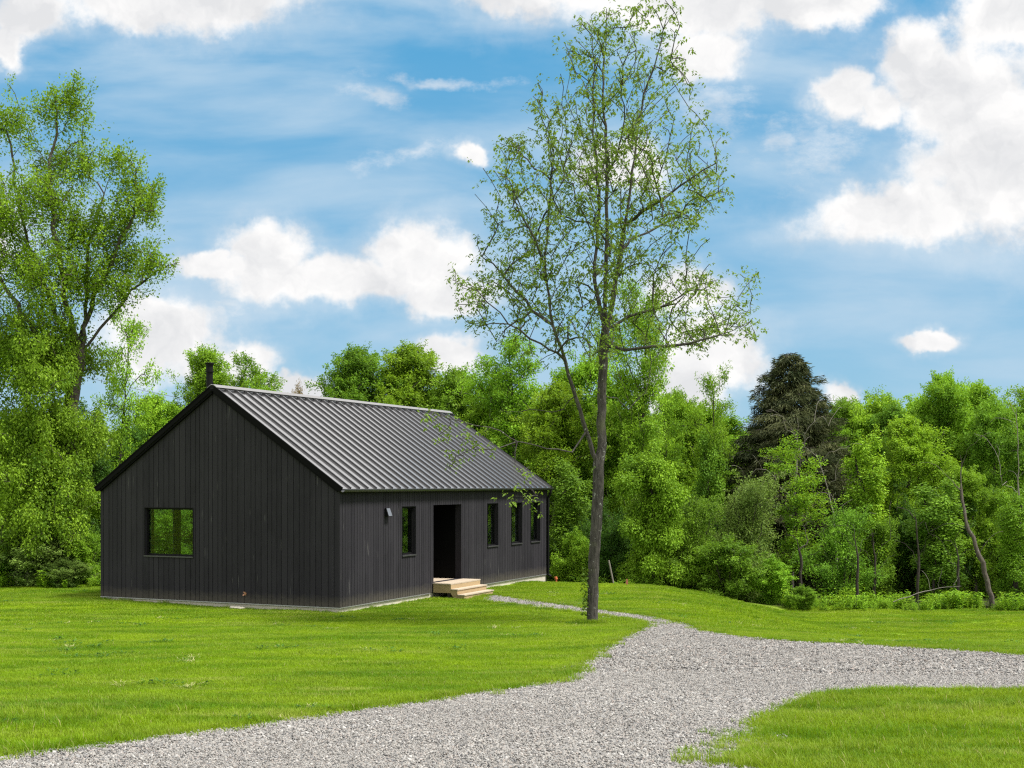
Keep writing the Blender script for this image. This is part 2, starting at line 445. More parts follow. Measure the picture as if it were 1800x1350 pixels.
M = dict(
    siding=siding_mat(), roof=roof_mat(), dry_grass=simple('dry_grass', (.27, .26, .11), .8), recess=simple('shaded_lining', (.005, .005, .0052), .8, spec=.05), black=simple('black_metal', (.0055, .0055, .006), .55, .0, spec=.12),
    trim=simple('black_trim', (.0032, .0032, .0035), .6, spec=.05), sill=simple('sill_metal', (.05, .05, .052), .4, .3),
    ridge=simple('ridge_metal', (.20, .195, .195), .38, .5), cap=simple('flashing_metal', (.35, .35, .36), .4, .6),
    lampface=simple('grey_lamp_metal', (.22, .22, .235), .35, .6), plaster=simple('interior_plaster', (.30, .30, .29), .8),
    floor=simple('interior_floor', (.16, .12, .08), .5), concrete=simple('concrete', (.42, .39, .32), .9, 0, .3, 60, .22, 3),
    deck=wood_mat('deck_boards', (.34, .275, .20), (.41, .34, .265)), pine=wood_mat('pine_riser', (.29, .205, .105), (.35, .255, .145)),
    glass=glass_mat('window_glass'), copper=simple('copper', (.45, .24, .15), .4, .6),
    ground=ground_mat(), grass=grass_mat(), gravel=gravel_mat(), stone=stone_mat(),
    orange=simple('orange_plastic', (.42, .10, .03), .5), stake=simple('weathered_red_stake', (.30, .11, .06), .8),
    palewood=simple('pale_dead_wood', (.15, .135, .115), .9, 0, .4, 30, .3), white=simple('white_paint', (.75, .75, .73), .6),
    cable=simple('grey_cable', (.10, .10, .11), .6),
    bark_main=bark_mat('maple_bark', (.026, .0235, .021), (.098, .089, .080), .8),
    bark=bark_mat('wood_bark', (.040, .033, .027), (.115, .098, .080), .35),
    bark_dark=bark_mat('dark_bark', (.022, .018, .015), (.060, .050, .042)),
    leaf_main=leaf_mat('leaf_spring', (.048, .100, .013), (.180, .280, .033), (.38, .52, .05), val=0.0, hue=0),
    leaf_bright=leaf_mat('leaf_bright', (.044, .122, .008), (.265, .448, .028), (.44, .70, .03)),
    leaf_yellow=leaf_mat('leaf_yellow_green', (.060, .150, .008), (.285, .480, .028), (.50, .72, .03), hue=.006),
    leaf_mid=leaf_mat('leaf_mid', (.034, .098, .010), (.200, .362, .028), (.35, .60, .03)),
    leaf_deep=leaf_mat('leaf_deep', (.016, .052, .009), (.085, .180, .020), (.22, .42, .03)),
    leaf_grey=leaf_mat('leaf_grey_green', (.065, .135, .024), (.215, .320, .065), (.36, .50, .08)),
    leaf_rust=leaf_mat('leaf_rust', (.18, .12, .05), (.30, .22, .08), (.40, .30, .09)),
    needle=leaf_mat('spruce_needles', (.024, .042, .017), (.112, .118, .046), (.07, .09, .03), tfac=.12, val=0, hue=0),
)

# ------------------------------------------------------------------ ground sheet and gravel
def axis_vals(a, b, fine_a, fine_b, step, coarse):
    v = list(np.arange(fine_a, fine_b + 1e-6, step))
    x = fine_a; s = step
    while x > a: s = min(coarse, s * 1.35); x -= s; v.append(x)
    x = fine_b; s = step
    while x < b: s = min(coarse, s * 1.35); x += s; v.append(x)
    return np.array(sorted(v))
gx = axis_vals(-500, 500, -24, 26, .5, 30); gy = axis_vals(-60, 900, -2, 56, .5, 30)
X, Y = np.meshgrid(gx, gy)
V = np.stack([X.ravel(), Y.ravel(), H(X, Y).ravel()], 1)
nx = len(gx); ii = np.arange(len(gy) - 1)[:, None] * nx + np.arange(nx - 1)[None]
Fq = np.stack([ii, ii + 1, ii + nx + 1, ii + nx], -1).reshape(-1, 4)
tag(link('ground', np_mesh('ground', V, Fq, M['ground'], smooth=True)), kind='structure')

UP = [(858, 1046), (890, 1049), (930, 1055), (1020, 1068), (1100, 1077.5), (1160, 1086), (1210, 1097), (1240, 1110), (1290, 1120), (1370, 1128), (1480, 1134), (1600, 1140), (1800, 1152), (2050, 1166)]
LO = [(838, 1058), (885, 1061), (930, 1067), (1010, 1077), (1080, 1085.5), (1118, 1092), (1137, 1099), (1124, 1109), (1085, 1126), (1050, 1148), (1020, 1172), (1016, 1184), (990, 1197), (900, 1212), (800, 1225), (700, 1238), (560, 1257), (450, 1275), (300, 1295), (150, 1315), (0, 1334), (-250, 1366)]
ISL = [(2050, 1212), (1800, 1215), (1650, 1216), (1500, 1220), (1440, 1227), (1385, 1246), (1345, 1268), (1330, 1284), (1346, 1300), (1352, 1318), (1345, 1345), (1340, 1400)]
up = [ground_at(*p) for p in UP]; lo = [ground_at(*p) for p in LO]; isl = [ground_at(*p) for p in ISL]
drive_poly = np.array(up + [(isl[0][0] + 3, up[-1][1]), (isl[0][0] + 3, isl[0][1])] + isl + [(isl[-1][0] - .3, 2.0), (-9.0, 2.0), (-9.5, lo[-1][1] - .6)] + lo[::-1])

def inside(poly, px, py):
    px = np.asarray(px); r = np.zeros(px.shape, bool); j = len(poly) - 1
    for i in range(len(poly)):
        xi, yi = poly[i]; xj, yj = poly[j]
        if yi != yj:
            c = ((yi > py) != (yj > py)) & (px < (xj - xi) * (py - yi) / (yj - yi) + xi)
            r ^= c
        j = i
    return r

def edge_dist(poly, px, py):
    best = np.full(np.shape(px), 1e9)
    for i in range(len(poly)):
        a = poly[i - 1]; b = poly[i]; ab = b - a; L2 = max(1e-9, ab @ ab)
        t = np.clip(((px - a[0]) * ab[0] + (py - a[1]) * ab[1]) / L2, 0, 1)
        best = np.minimum(best, np.hypot(px - a[0] - t * ab[0], py - a[1] - t * ab[1]))
    return best

def smooth_poly(p, n=3):
    p = np.asarray(p, float)
    for _ in range(n):
        q = []
        for i in range(len(p)):
            a, b = p[i], p[(i + 1) % len(p)]
            q += [a * .75 + b * .25, a * .25 + b * .75]
        p = np.array(q)
    return p
rng = np.random.default_rng(5)
dp = smooth_poly(drive_poly, 2)
dp_r = dp + rng.normal(0, .018, dp.shape)
# the gravel lies as a sheet 4 mm above the turf, cut along its ragged edge
bm = bmesh.new()
x0, y0 = dp_r.min(0); x1, y1 = dp_r.max(0)
gvs = [bm.verts.new((x, y, 0)) for x, y in dp_r]
face = bm.faces.new(gvs)
bmesh.ops.triangulate(bm, faces=[face])
for ax, a, b in ((0, x0, x1), (1, y0, y1)):
    for k in np.arange(math.floor(a), b, .5 if ax else .5):
        no = Vector((1, 0, 0)) if ax == 0 else Vector((0, 1, 0))
        bmesh.ops.bisect_plane(bm, geom=bm.verts[:] + bm.edges[:] + bm.faces[:], plane_co=no * float(k + .0137), plane_no=no)
for v in bm.verts: v.co.z = float(H(v.co.x, v.co.y)) + .006
bmesh.ops.recalc_face_normals(bm, faces=bm.faces)
if sum(f.normal.z for f in bm.faces) < 0: bmesh.ops.reverse_faces(bm, faces=bm.faces)
me = bpy.data.meshes.new('gravel_drive'); bm.to_mesh(me); bm.free(); me.materials.append(M['gravel'])
tag(link('gravel_drive', me), kind='structure')

# ------------------------------------------------------------------ the house
TH = R(-24.83)
HC = Vector((-4.28, 31.1, 0))
WD, LG, WH = 7.72, 13.09, 2.90
PITCH = math.atan2(2.60, WD / 2)
house = tag(empty('black_house', HC, TH), 'black board-clad gabled house with a grey standing seam roof standing on the lawn', 'house')

def h2w(x, y):
    c, s = math.cos(TH), math.sin(TH); return (HC.x + c * x - s * y, HC.y + s * x + c * y)

rnd = random.Random(11)
def wall(name, org, along, nrm, length, top, openings, bw=(.13, .21), thick=.2):
    """vertical boards with open joints; org = outer foot corner, openings = (s0,s1,z0,z1)"""
    org, along, nrm = Vector(org), Vector(along), Vector(nrm)
    cuts = {0.0, length}
    for o in openings: cuts |= {o[0], o[1]}
    if len(top) == 3: cuts.add(top[1][0])
    joints = []; s = rnd.uniform(*bw)
    while s < length - .1:
        joints.append(s); s += rnd.uniform(*bw)
    g = .0075
    spans = []; last = 0.0
    for j in joints: spans.append((last, j - g, 0)); spans.append((j - g, j + g, 1)); last = j + g
    spans.append((last, length, 0))
    cols = []
    for a, b, k in spans:
        tone = rnd.random()
        dd = -.018 if k else rnd.uniform(-.0012, .0012)
        pts = [a] + sorted(c for c in cuts if a + 1e-4 < c < b - 1e-4) + [b]
        for p, q in zip(pts, pts[1:]): cols.append((p, q, dd, 0.0 if k else tone))
    def tz(s):
        for (s0, z0), (s1, z1) in zip(top, top[1:]):
            if s <= s1 + 1e-6: return z0 + (z1 - z0) * (s - s0) / (s1 - s0)
        return top[-1][1]
    verts, faces, tones, fm = [], [], [], []
    def q(pts, tone, mi=0):
        k = len(verts); verts.extend(pts); tones.extend([tone] * 4); faces.append((k, k + 1, k + 2, k + 3)); fm.append(mi)
    P3 = lambda s, z, d: tuple(org + along * s + nrm * d + Vector((0, 0, z)))
    prev = None
    for p, qv, d, tone in cols:
        segs = [(0.0, None)]
        for o in openings:
            if o[0] - 1e-4 <= p and qv <= o[1] + 1e-4: segs = [(0.0, o[2]), (o[3], None)]
        for z0, z1 in segs:
            if z1 is not None and z1 <= z0 + 1e-5: continue
            za = tz(p) if z1 is None else z1; zb = tz(qv) if z1 is None else z1
            q([P3(p, z0, d), P3(qv, z0, d), P3(qv, zb, d), P3(p, za, d)], tone)
            q([P3(p, z0, -thick), P3(p, za, -thick), P3(qv, zb, -thick), P3(qv, z0, -thick)], .5, 1)
            if z0 == 0: q([P3(p, 0, d), P3(p, 0, -.06), P3(qv, 0, -.06), P3(qv, 0, d)], tone)
        if prev is not None and abs(prev - d) > 1e-5:
            inop = [o for o in openings if o[0] + 1e-4 < p < o[1] - 1e-4]
            parts = [(0, inop[0][2]), (inop[0][3], tz(p))] if inop else [(0, tz(p))]
            for z0, z1 in parts:
                if z1 > z0: q([P3(p, z0, prev), P3(p, z0, d), P3(p, z1, d), P3(p, z1, prev)], tone)
        prev = d
    for s0, s1, z0, z1 in openings:   # jambs, head, seat
        for s_ in (s0, s1): q([P3(s_, z0, .002), P3(s_, z1, .002), P3(s_, z1, -thick), P3(s_, z0, -thick)], .1)
        q([P3(s0, z1, .002), P3(s1, z1, .002), P3(s1, z1, -thick), P3(s0, z1, -thick)], .1)
        q([P3(s0, z0, .002), P3(s1, z0, .002), P3(s1, z0, -thick), P3(s0, z0, -thick)], .1)
    me = np_mesh(name, np.array(verts), np.array(faces), [M['siding'], M['plaster']], {'tone': tones}, fmat=fm)
    b = bmesh.new(); b.from_mesh(me); bmesh.ops.remove_doubles(b, verts=b.verts, dist=.0004)
    b.to_mesh(me); b.free()
    return link(name, me, house)

def window(org, along, nrm, s0, s1, z0, z1, recess=.09, mullions=(), sill=True, name='window'):
    org, along, nrm = Vector(org), Vector(along), Vector(nrm)
    P3 = lambda s, z, d: org + along * s + nrm * d + Vector((0, 0, z))
    def bar(mb, sa, sb, za, zb, da, db):
        mb.hexa([P3(sa, za, da), P3(sb, za, da), P3(sb, za, db), P3(sa, za, db), P3(sa, zb, da), P3(sb, zb, da), P3(sb, zb, db), P3(sa, zb, db)])
    t = .042; mb = MB(); e = .003
    bar(mb, s0 + e, s0 + t, z0 + e, z1 - e, -recess - .05, -recess + .01); bar(mb, s1 - t, s1 - e, z0 + e, z1 - e, -recess - .05, -recess + .01)
    bar(mb, s0 + t, s1 - t, z0 + e, z0 + t, -recess - .05, -recess + .008); bar(mb, s0 + t, s1 - t, z1 - t, z1 - e, -recess - .05, -recess + .008)
    for c, wd in mullions: bar(mb, c - wd / 2, c + wd / 2, z0 + t, z1 - t, -recess - .05, -recess + .006)
    fr = mb.build(name, M['black'], house)
    pm = MB()
    bar(pm, s0 + t - .008, s1 - t + .008, z0 + t - .008, z1 - t + .008, -recess - .028, -recess - .022)
    pm.build('pane', M['glass'], fr)
    if sill:
        sm = MB(); bar(sm, s0 - .02, s1 + .02, z0 - .035, z0 - .004, .003, .035); sm.build('sill', M['sill'], fr)
        ed = MB()
        w_ = .018
        bar(ed, s0 - w_, s0 - .002, z0, z1 + w_, .003, .012); bar(ed, s1 + .002, s1 + w_, z0, z1 + w_, .003, .012)
        bar(ed, s0 - .001, s1 + .001, z1 + .002, z1 + w_, .003, .012)
        ed.build('frame', M['black'], fr)
    return fr

RISE = 2.60
gable_top = [(0, WH), (WD / 2, WH + RISE), (WD, WH)]
GW = (4.56, 6.17, 1.16, 2.43)
LW = [(3.106, 3.83, 1.14, 2.45), (8.389, 9.126, 1.15, 2.46), (10.147, 10.945, 1.15, 2.46), (11.68, 12.44, 1.15, 2.46)]
DOOR = (4.883, 6.617, .27, 2.476)
# gable facing the camera: s runs from the near corner to the left
ga = dict(org=(0, 0, 0), along=(-1, 0, 0), nrm=(0, -1, 0))
o = wall('wall', length=WD, top=gable_top, openings=[GW], **ga); o['label'] = 'tall gable wall with one square window'
window(ga['org'], ga['along'], ga['nrm'], *GW)['label'] = 'large square window one can see trees through'
la = dict(org=(0, 0, 0), along=(0, 1, 0), nrm=(1, 0, 0))
o = wall('wall', length=LG, top=[(0, WH), (LG, WH)], openings=LW + [DOOR], bw=(.11, .15), **la); o['label'] = 'long entrance wall with four narrow windows'
for q_ in LW: window(la['org'], la['along'], la['nrm'], *q_)
ba = dict(org=(-WD, LG, 0), along=(1, 0, 0), nrm=(0, 1, 0))
wall('wall', length=WD, top=gable_top, openings=[], **ba)
lf = dict(org=(-WD, 0, 0), along=(0, 1, 0), nrm=(-1, 0, 0))
GL = (1.3, 4.5, .36, 2.5)
wall('wall', length=LG, top=[(0, WH), (LG, WH)], openings=[GL, (7.2, 9.2, 1.1, 2.45)], **lf)
window(lf['org'], lf['along'], lf['nrm'], *GL, mullions=((3.02, .30), (1.95, .10)), sill=False, name='glazed_door')
window(lf['org'], lf['along'], lf['nrm'], 7.2, 9.2, 1.1, 2.45, sill=False)

mb = MB(); mb.box((-WD + .21, .21, .20), (-1.75, LG - .21, .27)); mb.box((-1.74, .21, .20), (-.21, 4.70, .27)); mb.box((-1.74, 6.80, .20), (-.21, LG - .21, .27))
mb.build('interior_floor', M['floor'], house)
mb = MB()   # ring beam of concrete under the siding
t = .035
mb.box((-WD + t, t, -1.2), (-t, .3, -.015)); mb.box((-WD + t, LG - .3, -1.2), (-t, LG - t, -.015))
mb.box((-WD + t, .3, -1.2), (-WD + .3, LG - .3, -.018)); mb.box((-.3, .3, -1.2), (-t, LG - .3, -.018))
mb.build('foundation', M['concrete'], house)
mb = MB()   # drip flashing at the foot of the boards
mb.box((-WD, -.006, -.028), (.006, .05, -.004)); mb.box((-.05, .05, -.027), (.006, 4.70, -.004)); mb.box((-.05, 6.75, -.027), (.006, LG, -.004))
mb.build('drip_flashing', M['cap'], house)

# doorway recess
mb = MB(); s0, s1, z0, z1 = DOOR; dpt = 1.65
mb.box((-dpt, s0 - .06, z0 - .05), (-.202, s0 - .001, z1 + .05)); mb.box((-dpt, s1 + .001, z0 - .05), (-.202, s1 + .06, z1 + .05))
mb.box((-dpt, s0, z1 + .003), (-.202, s1, z1 + .06)); mb.box((-dpt - .06, s0 - .06, z0 - .05), (-dpt - .001, s1 + .06, z1 + .06))
rec = mb.build('porch_recess', M['trim'], house)  # walls blacker than the siding: the doorway's shade put into their colour
mb = MB(); mb.box((-dpt + .002, s0 + .35, z0 + .01), (-dpt + .045, s0 + 1.27, z1 - .08)); mb.box((-dpt + .045, s0 + .46, z0 + .2), (-dpt + .055, s0 + 1.16, z0 + .9)); mb.box((-dpt + .045, s0 + .46, z0 + 1.05), (-dpt + .055, s0 + 1.16, z1 - .2))
dr = mb.build('door', M['black'], house)
mb = MB(); mb.tube([(-dpt + .05, s0 + 1.22, z0 + .98), (-dpt + .10, s0 + 1.22, z0 + .98), (-dpt + .10, s0 + 1.10, z0 + .98)], .011); mb.build('handle', M['cap'], dr)
mb = MB(); mb.box((-.86, s1 - .04, .60), (-.75, s1 - .001, .78)); mb.box((-.85, s1 - .052, .615), (-.76, s1 - .041, .765)); mb.build('outlet_cover', M['trim'], house)

# roof: two standing seam slopes
def slope(sign, name):
    """sign +1: slope over the long entrance wall"""
    L = (WD / 2) / math.cos(PITCH); oh = .055
    y0, y1 = -.07, LG + .07
    prof = [(y0, 0.)]; sp = .405; n = int((y1 - y0) / sp); sp = (y1 - y0) / n
    for k in range(n + 1):
        y = y0 + k * sp
        hw, hh = .0120, .046
        if k == 0: prof = [(y, 0), (y, hh), (y + 2 * hw, hh), (y + 2 * hw, 0)]; continue
        if k == n: prof += [(y - 2 * hw, 0), (y - 2 * hw, hh), (y, hh), (y, 0)]; continue
        prof += [(y - hw - .006, 0), (y - hw, hh * .85), (y - hw + .003, hh), (y + hw - .003, hh), (y + hw, hh * .85), (y + hw + .006, 0)]
    ux, uz = sign * math.cos(PITCH), -math.sin(PITCH)
    nx_, nz = sign * math.sin(PITCH), math.cos(PITCH)
    rx, rz = -WD / 2, WH + RISE
    th = .10
    def P(s, y, h): return (rx + ux * s + nx_ * (h + th), y, rz + uz * s + nz * (h + th))
    bm = bmesh.new(); top = [[bm.verts.new(P(s, y, h)) for y, h in prof] for s in (0.03, L + oh)]
    for i in range(len(prof) - 1): bm.faces.new((top[0][i], top[1][i], top[1][i + 1], top[0][i + 1]))
    bt = [[bm.verts.new(P(s, y, -th + .004)) for y in (y0, y1)] for s in (0.03, L + oh)]
    bm.faces.new((bt[0][0], bt[0][1], bt[1][1], bt[1][0]))
    bm.faces.new((top[1][0], bt[1][0], bt[1][1], top[1][-1]))
    bm.faces.new((top[0][0], bt[0][0], bt[1][0], top[1][0])); bm.faces.new((top[0][-1], bt[0][-1], bt[1][-1], top[1][-1]))
    bmesh.ops.recalc_face_normals(bm, faces=bm.faces)
    me = bpy.data.meshes.new(name); bm.to_mesh(me); bm.free(); me.materials.append(M['roof'])
    ro = link(name, me, house)
    # rake boards at each end
    for ya, yb in ((y0 - .03, y0 + .002), (y1 - .002, y1 + .03)):
        mb = MB()
        for (ha, hb, yo) in ((-.09, .012, 0), (.014, .05, .01)):
            yy0, yy1 = (ya - yo, yb) if ya < 0 else (ya, yb + yo)
            a, b = .0, L + oh + .02
            mb.hexa([P(a, yy0, ha - .0), P(b, yy0, ha), P(b, yy1, ha), P(a, yy1, ha), P(a, yy0, hb), P(b, yy0, hb), P(b, yy1, hb), P(a, yy1, hb)])
        mb.build('rake_trim', M['trim'], house)
    mb = MB()   # soffit strip on the gable under the rake
    for yy0, yy1 in ((-.072, -.013),):
        mb.hexa([P(.05, yy0, -.14), P(L - .02, yy0, -.14), P(L - .02, yy1, -.14), P(.05, yy1, -.14), P(.05, yy0, -.097), P(L - .02, yy0, -.097), P(L - .02, yy1, -.097), P(.05, yy1, -.097)])
    mb.build('barge_board', M['trim'], house)
    if sign < 0: return ro, None
    # gutter: half round along the eave
    ex, _, ez = P(L + oh, 0, -.02)
    mb = MB(); cx, cz, r = ex + sign * .055, ez - .005, .062
    pr = [(cx + r * math.cos(t_), cz + r * math.sin(t_)) for t_ in np.linspace(math.pi, 2 * math.pi, 9)]
    pr_in = [(cx + (r - .006) * math.cos(t_), cz + (r - .006) * math.sin(t_)) for t_ in np.linspace(2 * math.pi, math.pi, 9)]
    ring = pr + pr_in; A = [mb.bm.verts.new((x, y0 - .02, z)) for x, z in ring]; B = [mb.bm.verts.new((x, y1 + .02, z)) for x, z in ring]
    for i in range(len(ring)): mb.bm.faces.new((A[i], A[(i + 1) % len(ring)], B[(i + 1) % len(ring)], B[i]))
    for E in (A, B):
        for i in range(8): mb.bm.faces.new((E[i], E[i + 1], E[16 - i], E[17 - i]))
    lipx = cx + sign * r
    mb.tube([(lipx, y0 - .02, cz + .004), (lipx, y1 + .02, cz + .004)], .009, 8)
    g = mb.build('gutter', M['sill'], house)
    return ro, (cx, cz)
roof_r, gut = slope(1, 'roof'); slope(-1, 'roof')
mb = MB()   # ridge cap
rz_ = WH + RISE + .10 / math.cos(PITCH)
for sgn in (1, -1):
    ux, uz = sgn * math.cos(PITCH), -math.sin(PITCH); nx_, nz = sgn * math.sin(PITCH), math.cos(PITCH)
    def Q(s, y, h): return (-WD / 2 + ux * s + nx_ * h, y, rz_ + uz * s + nz * h)
    mb.hexa([Q(0, -.10, .052), Q(.15, -.10, .052), Q(.15, LG + .10, .052), Q(0, LG + .10, .052), Q(0, -.10, .066), Q(.15, -.10, .066), Q(.15, LG + .10, .066), Q(0, LG + .10, .066)])
mb.build('ridge_cap', M['ridge'], house)
mb = MB()   # downspout at the far corner
gxx, gzz = gut
mb.tube([(gxx, LG - .06, gzz - .05), (gxx, LG - .06, gzz - .14), (.055, LG - .06, gzz - .34), (.055, LG - .06, .12), (.055, LG - .06, -.02), (.16, LG - .06, -.09)], .042, 12)
mb.build('downspout', M['black'], house)
# stove pipe with cap and flashing, on the far slope near the gable
cx_, cy_ = -WD / 2 - .55, .50
cz_ = WH + RISE - .55 * math.tan(PITCH)
mb = MB(); mb.tube([(cx_, cy_, cz_), (cx_, cy_, cz_ + 1.07)], .088, 20); chim = mb.build('chimney', M['black'], house, smooth=False)
mb = MB(); mb.tube([(cx_, cy_, cz_ + .93), (cx_, cy_, cz_ + .96)], [.118, .118], 20); mb.tube([(cx_, cy_, cz_ + 1.071), (cx_, cy_, cz_ + 1.14), (cx_, cy_, cz_ + 1.16), (cx_, cy_, cz_ + 1.175)], [.09, .10, .135, .12], 20)
mb.build('chimney_cap', M['black'], chim)
mb = MB(); mb.tube([(cx_, cy_, cz_ + .10), (cx_, cy_, cz_ + .20)], [.19, .10], 20); mb.build('flashing', M['cap'], chim)
# wall light
mb = MB(); ly, lz = 2.26, 2.33
mb.hexa([(.014, ly - .10, lz - .11), (.125, ly - .10, lz - .11), (.125, ly + .10, lz - .11), (.014, ly + .10, lz - .11), (.014, ly - .10, lz + .11), (.05, ly - .10, lz + .11), (.05, ly + .10, lz + .11), (.014, ly + .10, lz + .11)])
lamp = mb.build('wall_light', M['black'], house, bevel=.006)
mb = MB(); mb.hexa([(.131, ly - .088, lz - .10), (.135, ly - .088, lz - .10), (.135, ly + .088, lz - .10), (.131, ly + .088, lz - .10), (.058, ly - .088, lz + .10), (.062, ly - .088, lz + .10), (.062, ly + .088, lz + .10), (.058, ly + .088, lz + .10)])
mb.build('face_plate', M['lampface'], lamp)
# hose tap on the gable
mb = MB(); hx = -2.86
mb.tube([(hx, -.012, .24), (hx, -.06, .24), (hx, -.09, .225), (hx, -.10, .19)], .014, 8); mb.tube([(hx, -.055, .245), (hx, -.055, .285)], .008, 8)
mb.tube([(hx - .03, -.055, .285), (hx + .03, -.055, .285)], .009, 8); mb.box((hx - .035, -.02, .205), (hx + .035, -.014, .275))
mb.build('hose_tap', M['copper'], house)

# entrance steps: their own thing against the wall
st = tag(empty('wooden_steps', (*h2w(.02, 5.73), -.15), TH), 'unpainted timber entrance steps with a small landing below the dark doorway', 'steps')
SX, SY, SZ = -.02, -5.73, .15   # house frame to the steps' frame
def sbox(mb, a, b): mb.box((a[0] + SX, a[1] + SY, a[2] + SZ), (b[0] + SX, b[1] + SY, b[2] + SZ))
ya, yb = 4.82, 6.68
mb = MB()
for k in range(5):
    x0 = .02 + k * .116
    sbox(mb, (x0, ya - .02, .235), (x0 + .110, yb + .02, .268))
sbox(mb, (-1.6, DOOR[0] + .01, .235), (.014, DOOR[1] - .01, .266))
mb.build('landing', M['deck'], st)
mb = MB(); sbox(mb, (.03, ya, .0), (.555, ya + .035, .232)); sbox(mb, (.03, yb - .035, .0), (.555, yb, .232)); sbox(mb, (.556, ya, .0), (.59, yb, .232)); mb.build('apron', M['pine'], st)
for (px_, py_) in ((.08, ya + .04), (.08, yb - .13), (.46, ya + .04), (.46, yb - .13)):
    mb = MB(); sbox(mb, (px_, py_, -.42), (px_ + .09, py_ + .09, .22)); mb.build('post', M['bark_dark'], st)
for xo, zt in ((.59, .115), (.81, -.03)):
    mb = MB(); sbox(mb, (xo, ya - .02, zt - .030), (xo + .225, yb + .02, zt)); mb.build('tread', M['deck'], st)
    mb = MB(); sbox(mb, (xo + .175, ya, zt - .15), (xo + .205, yb, zt - .034)); mb.build('riser', M['pine'], st)
for yy_ in (ya + .002, yb - .042):
    mb = MB()
    for y_ in (yy_,):
        prof = [(.592, .08), (.592, -.02), (.70, -.17), (.98, -.17), (.98, -.062), (.764, -.062), (.764, .083), (.592, .083)]
        A = [mb.bm.verts.new((x + SX, y_ + SY, z + SZ)) for x, z in prof]; B = [mb.bm.verts.new((x + SX, y_ + .04 + SY, z + SZ)) for x, z in prof]
        mb.bm.faces.new(A); mb.bm.faces.new(B[::-1])
        for i in range(len(A)): mb.bm.faces.new((A[i], B[i], B[(i + 1) % len(A)], A[(i + 1) % len(A)]))
    mb.build('stringer', M['pine'], st)

# ------------------------------------------------------------------ plants: skeletons, wood and leaves
def unit(v): return v / np.maximum(1e-9, np.linalg.norm(v, axis=-1, keepdims=True))

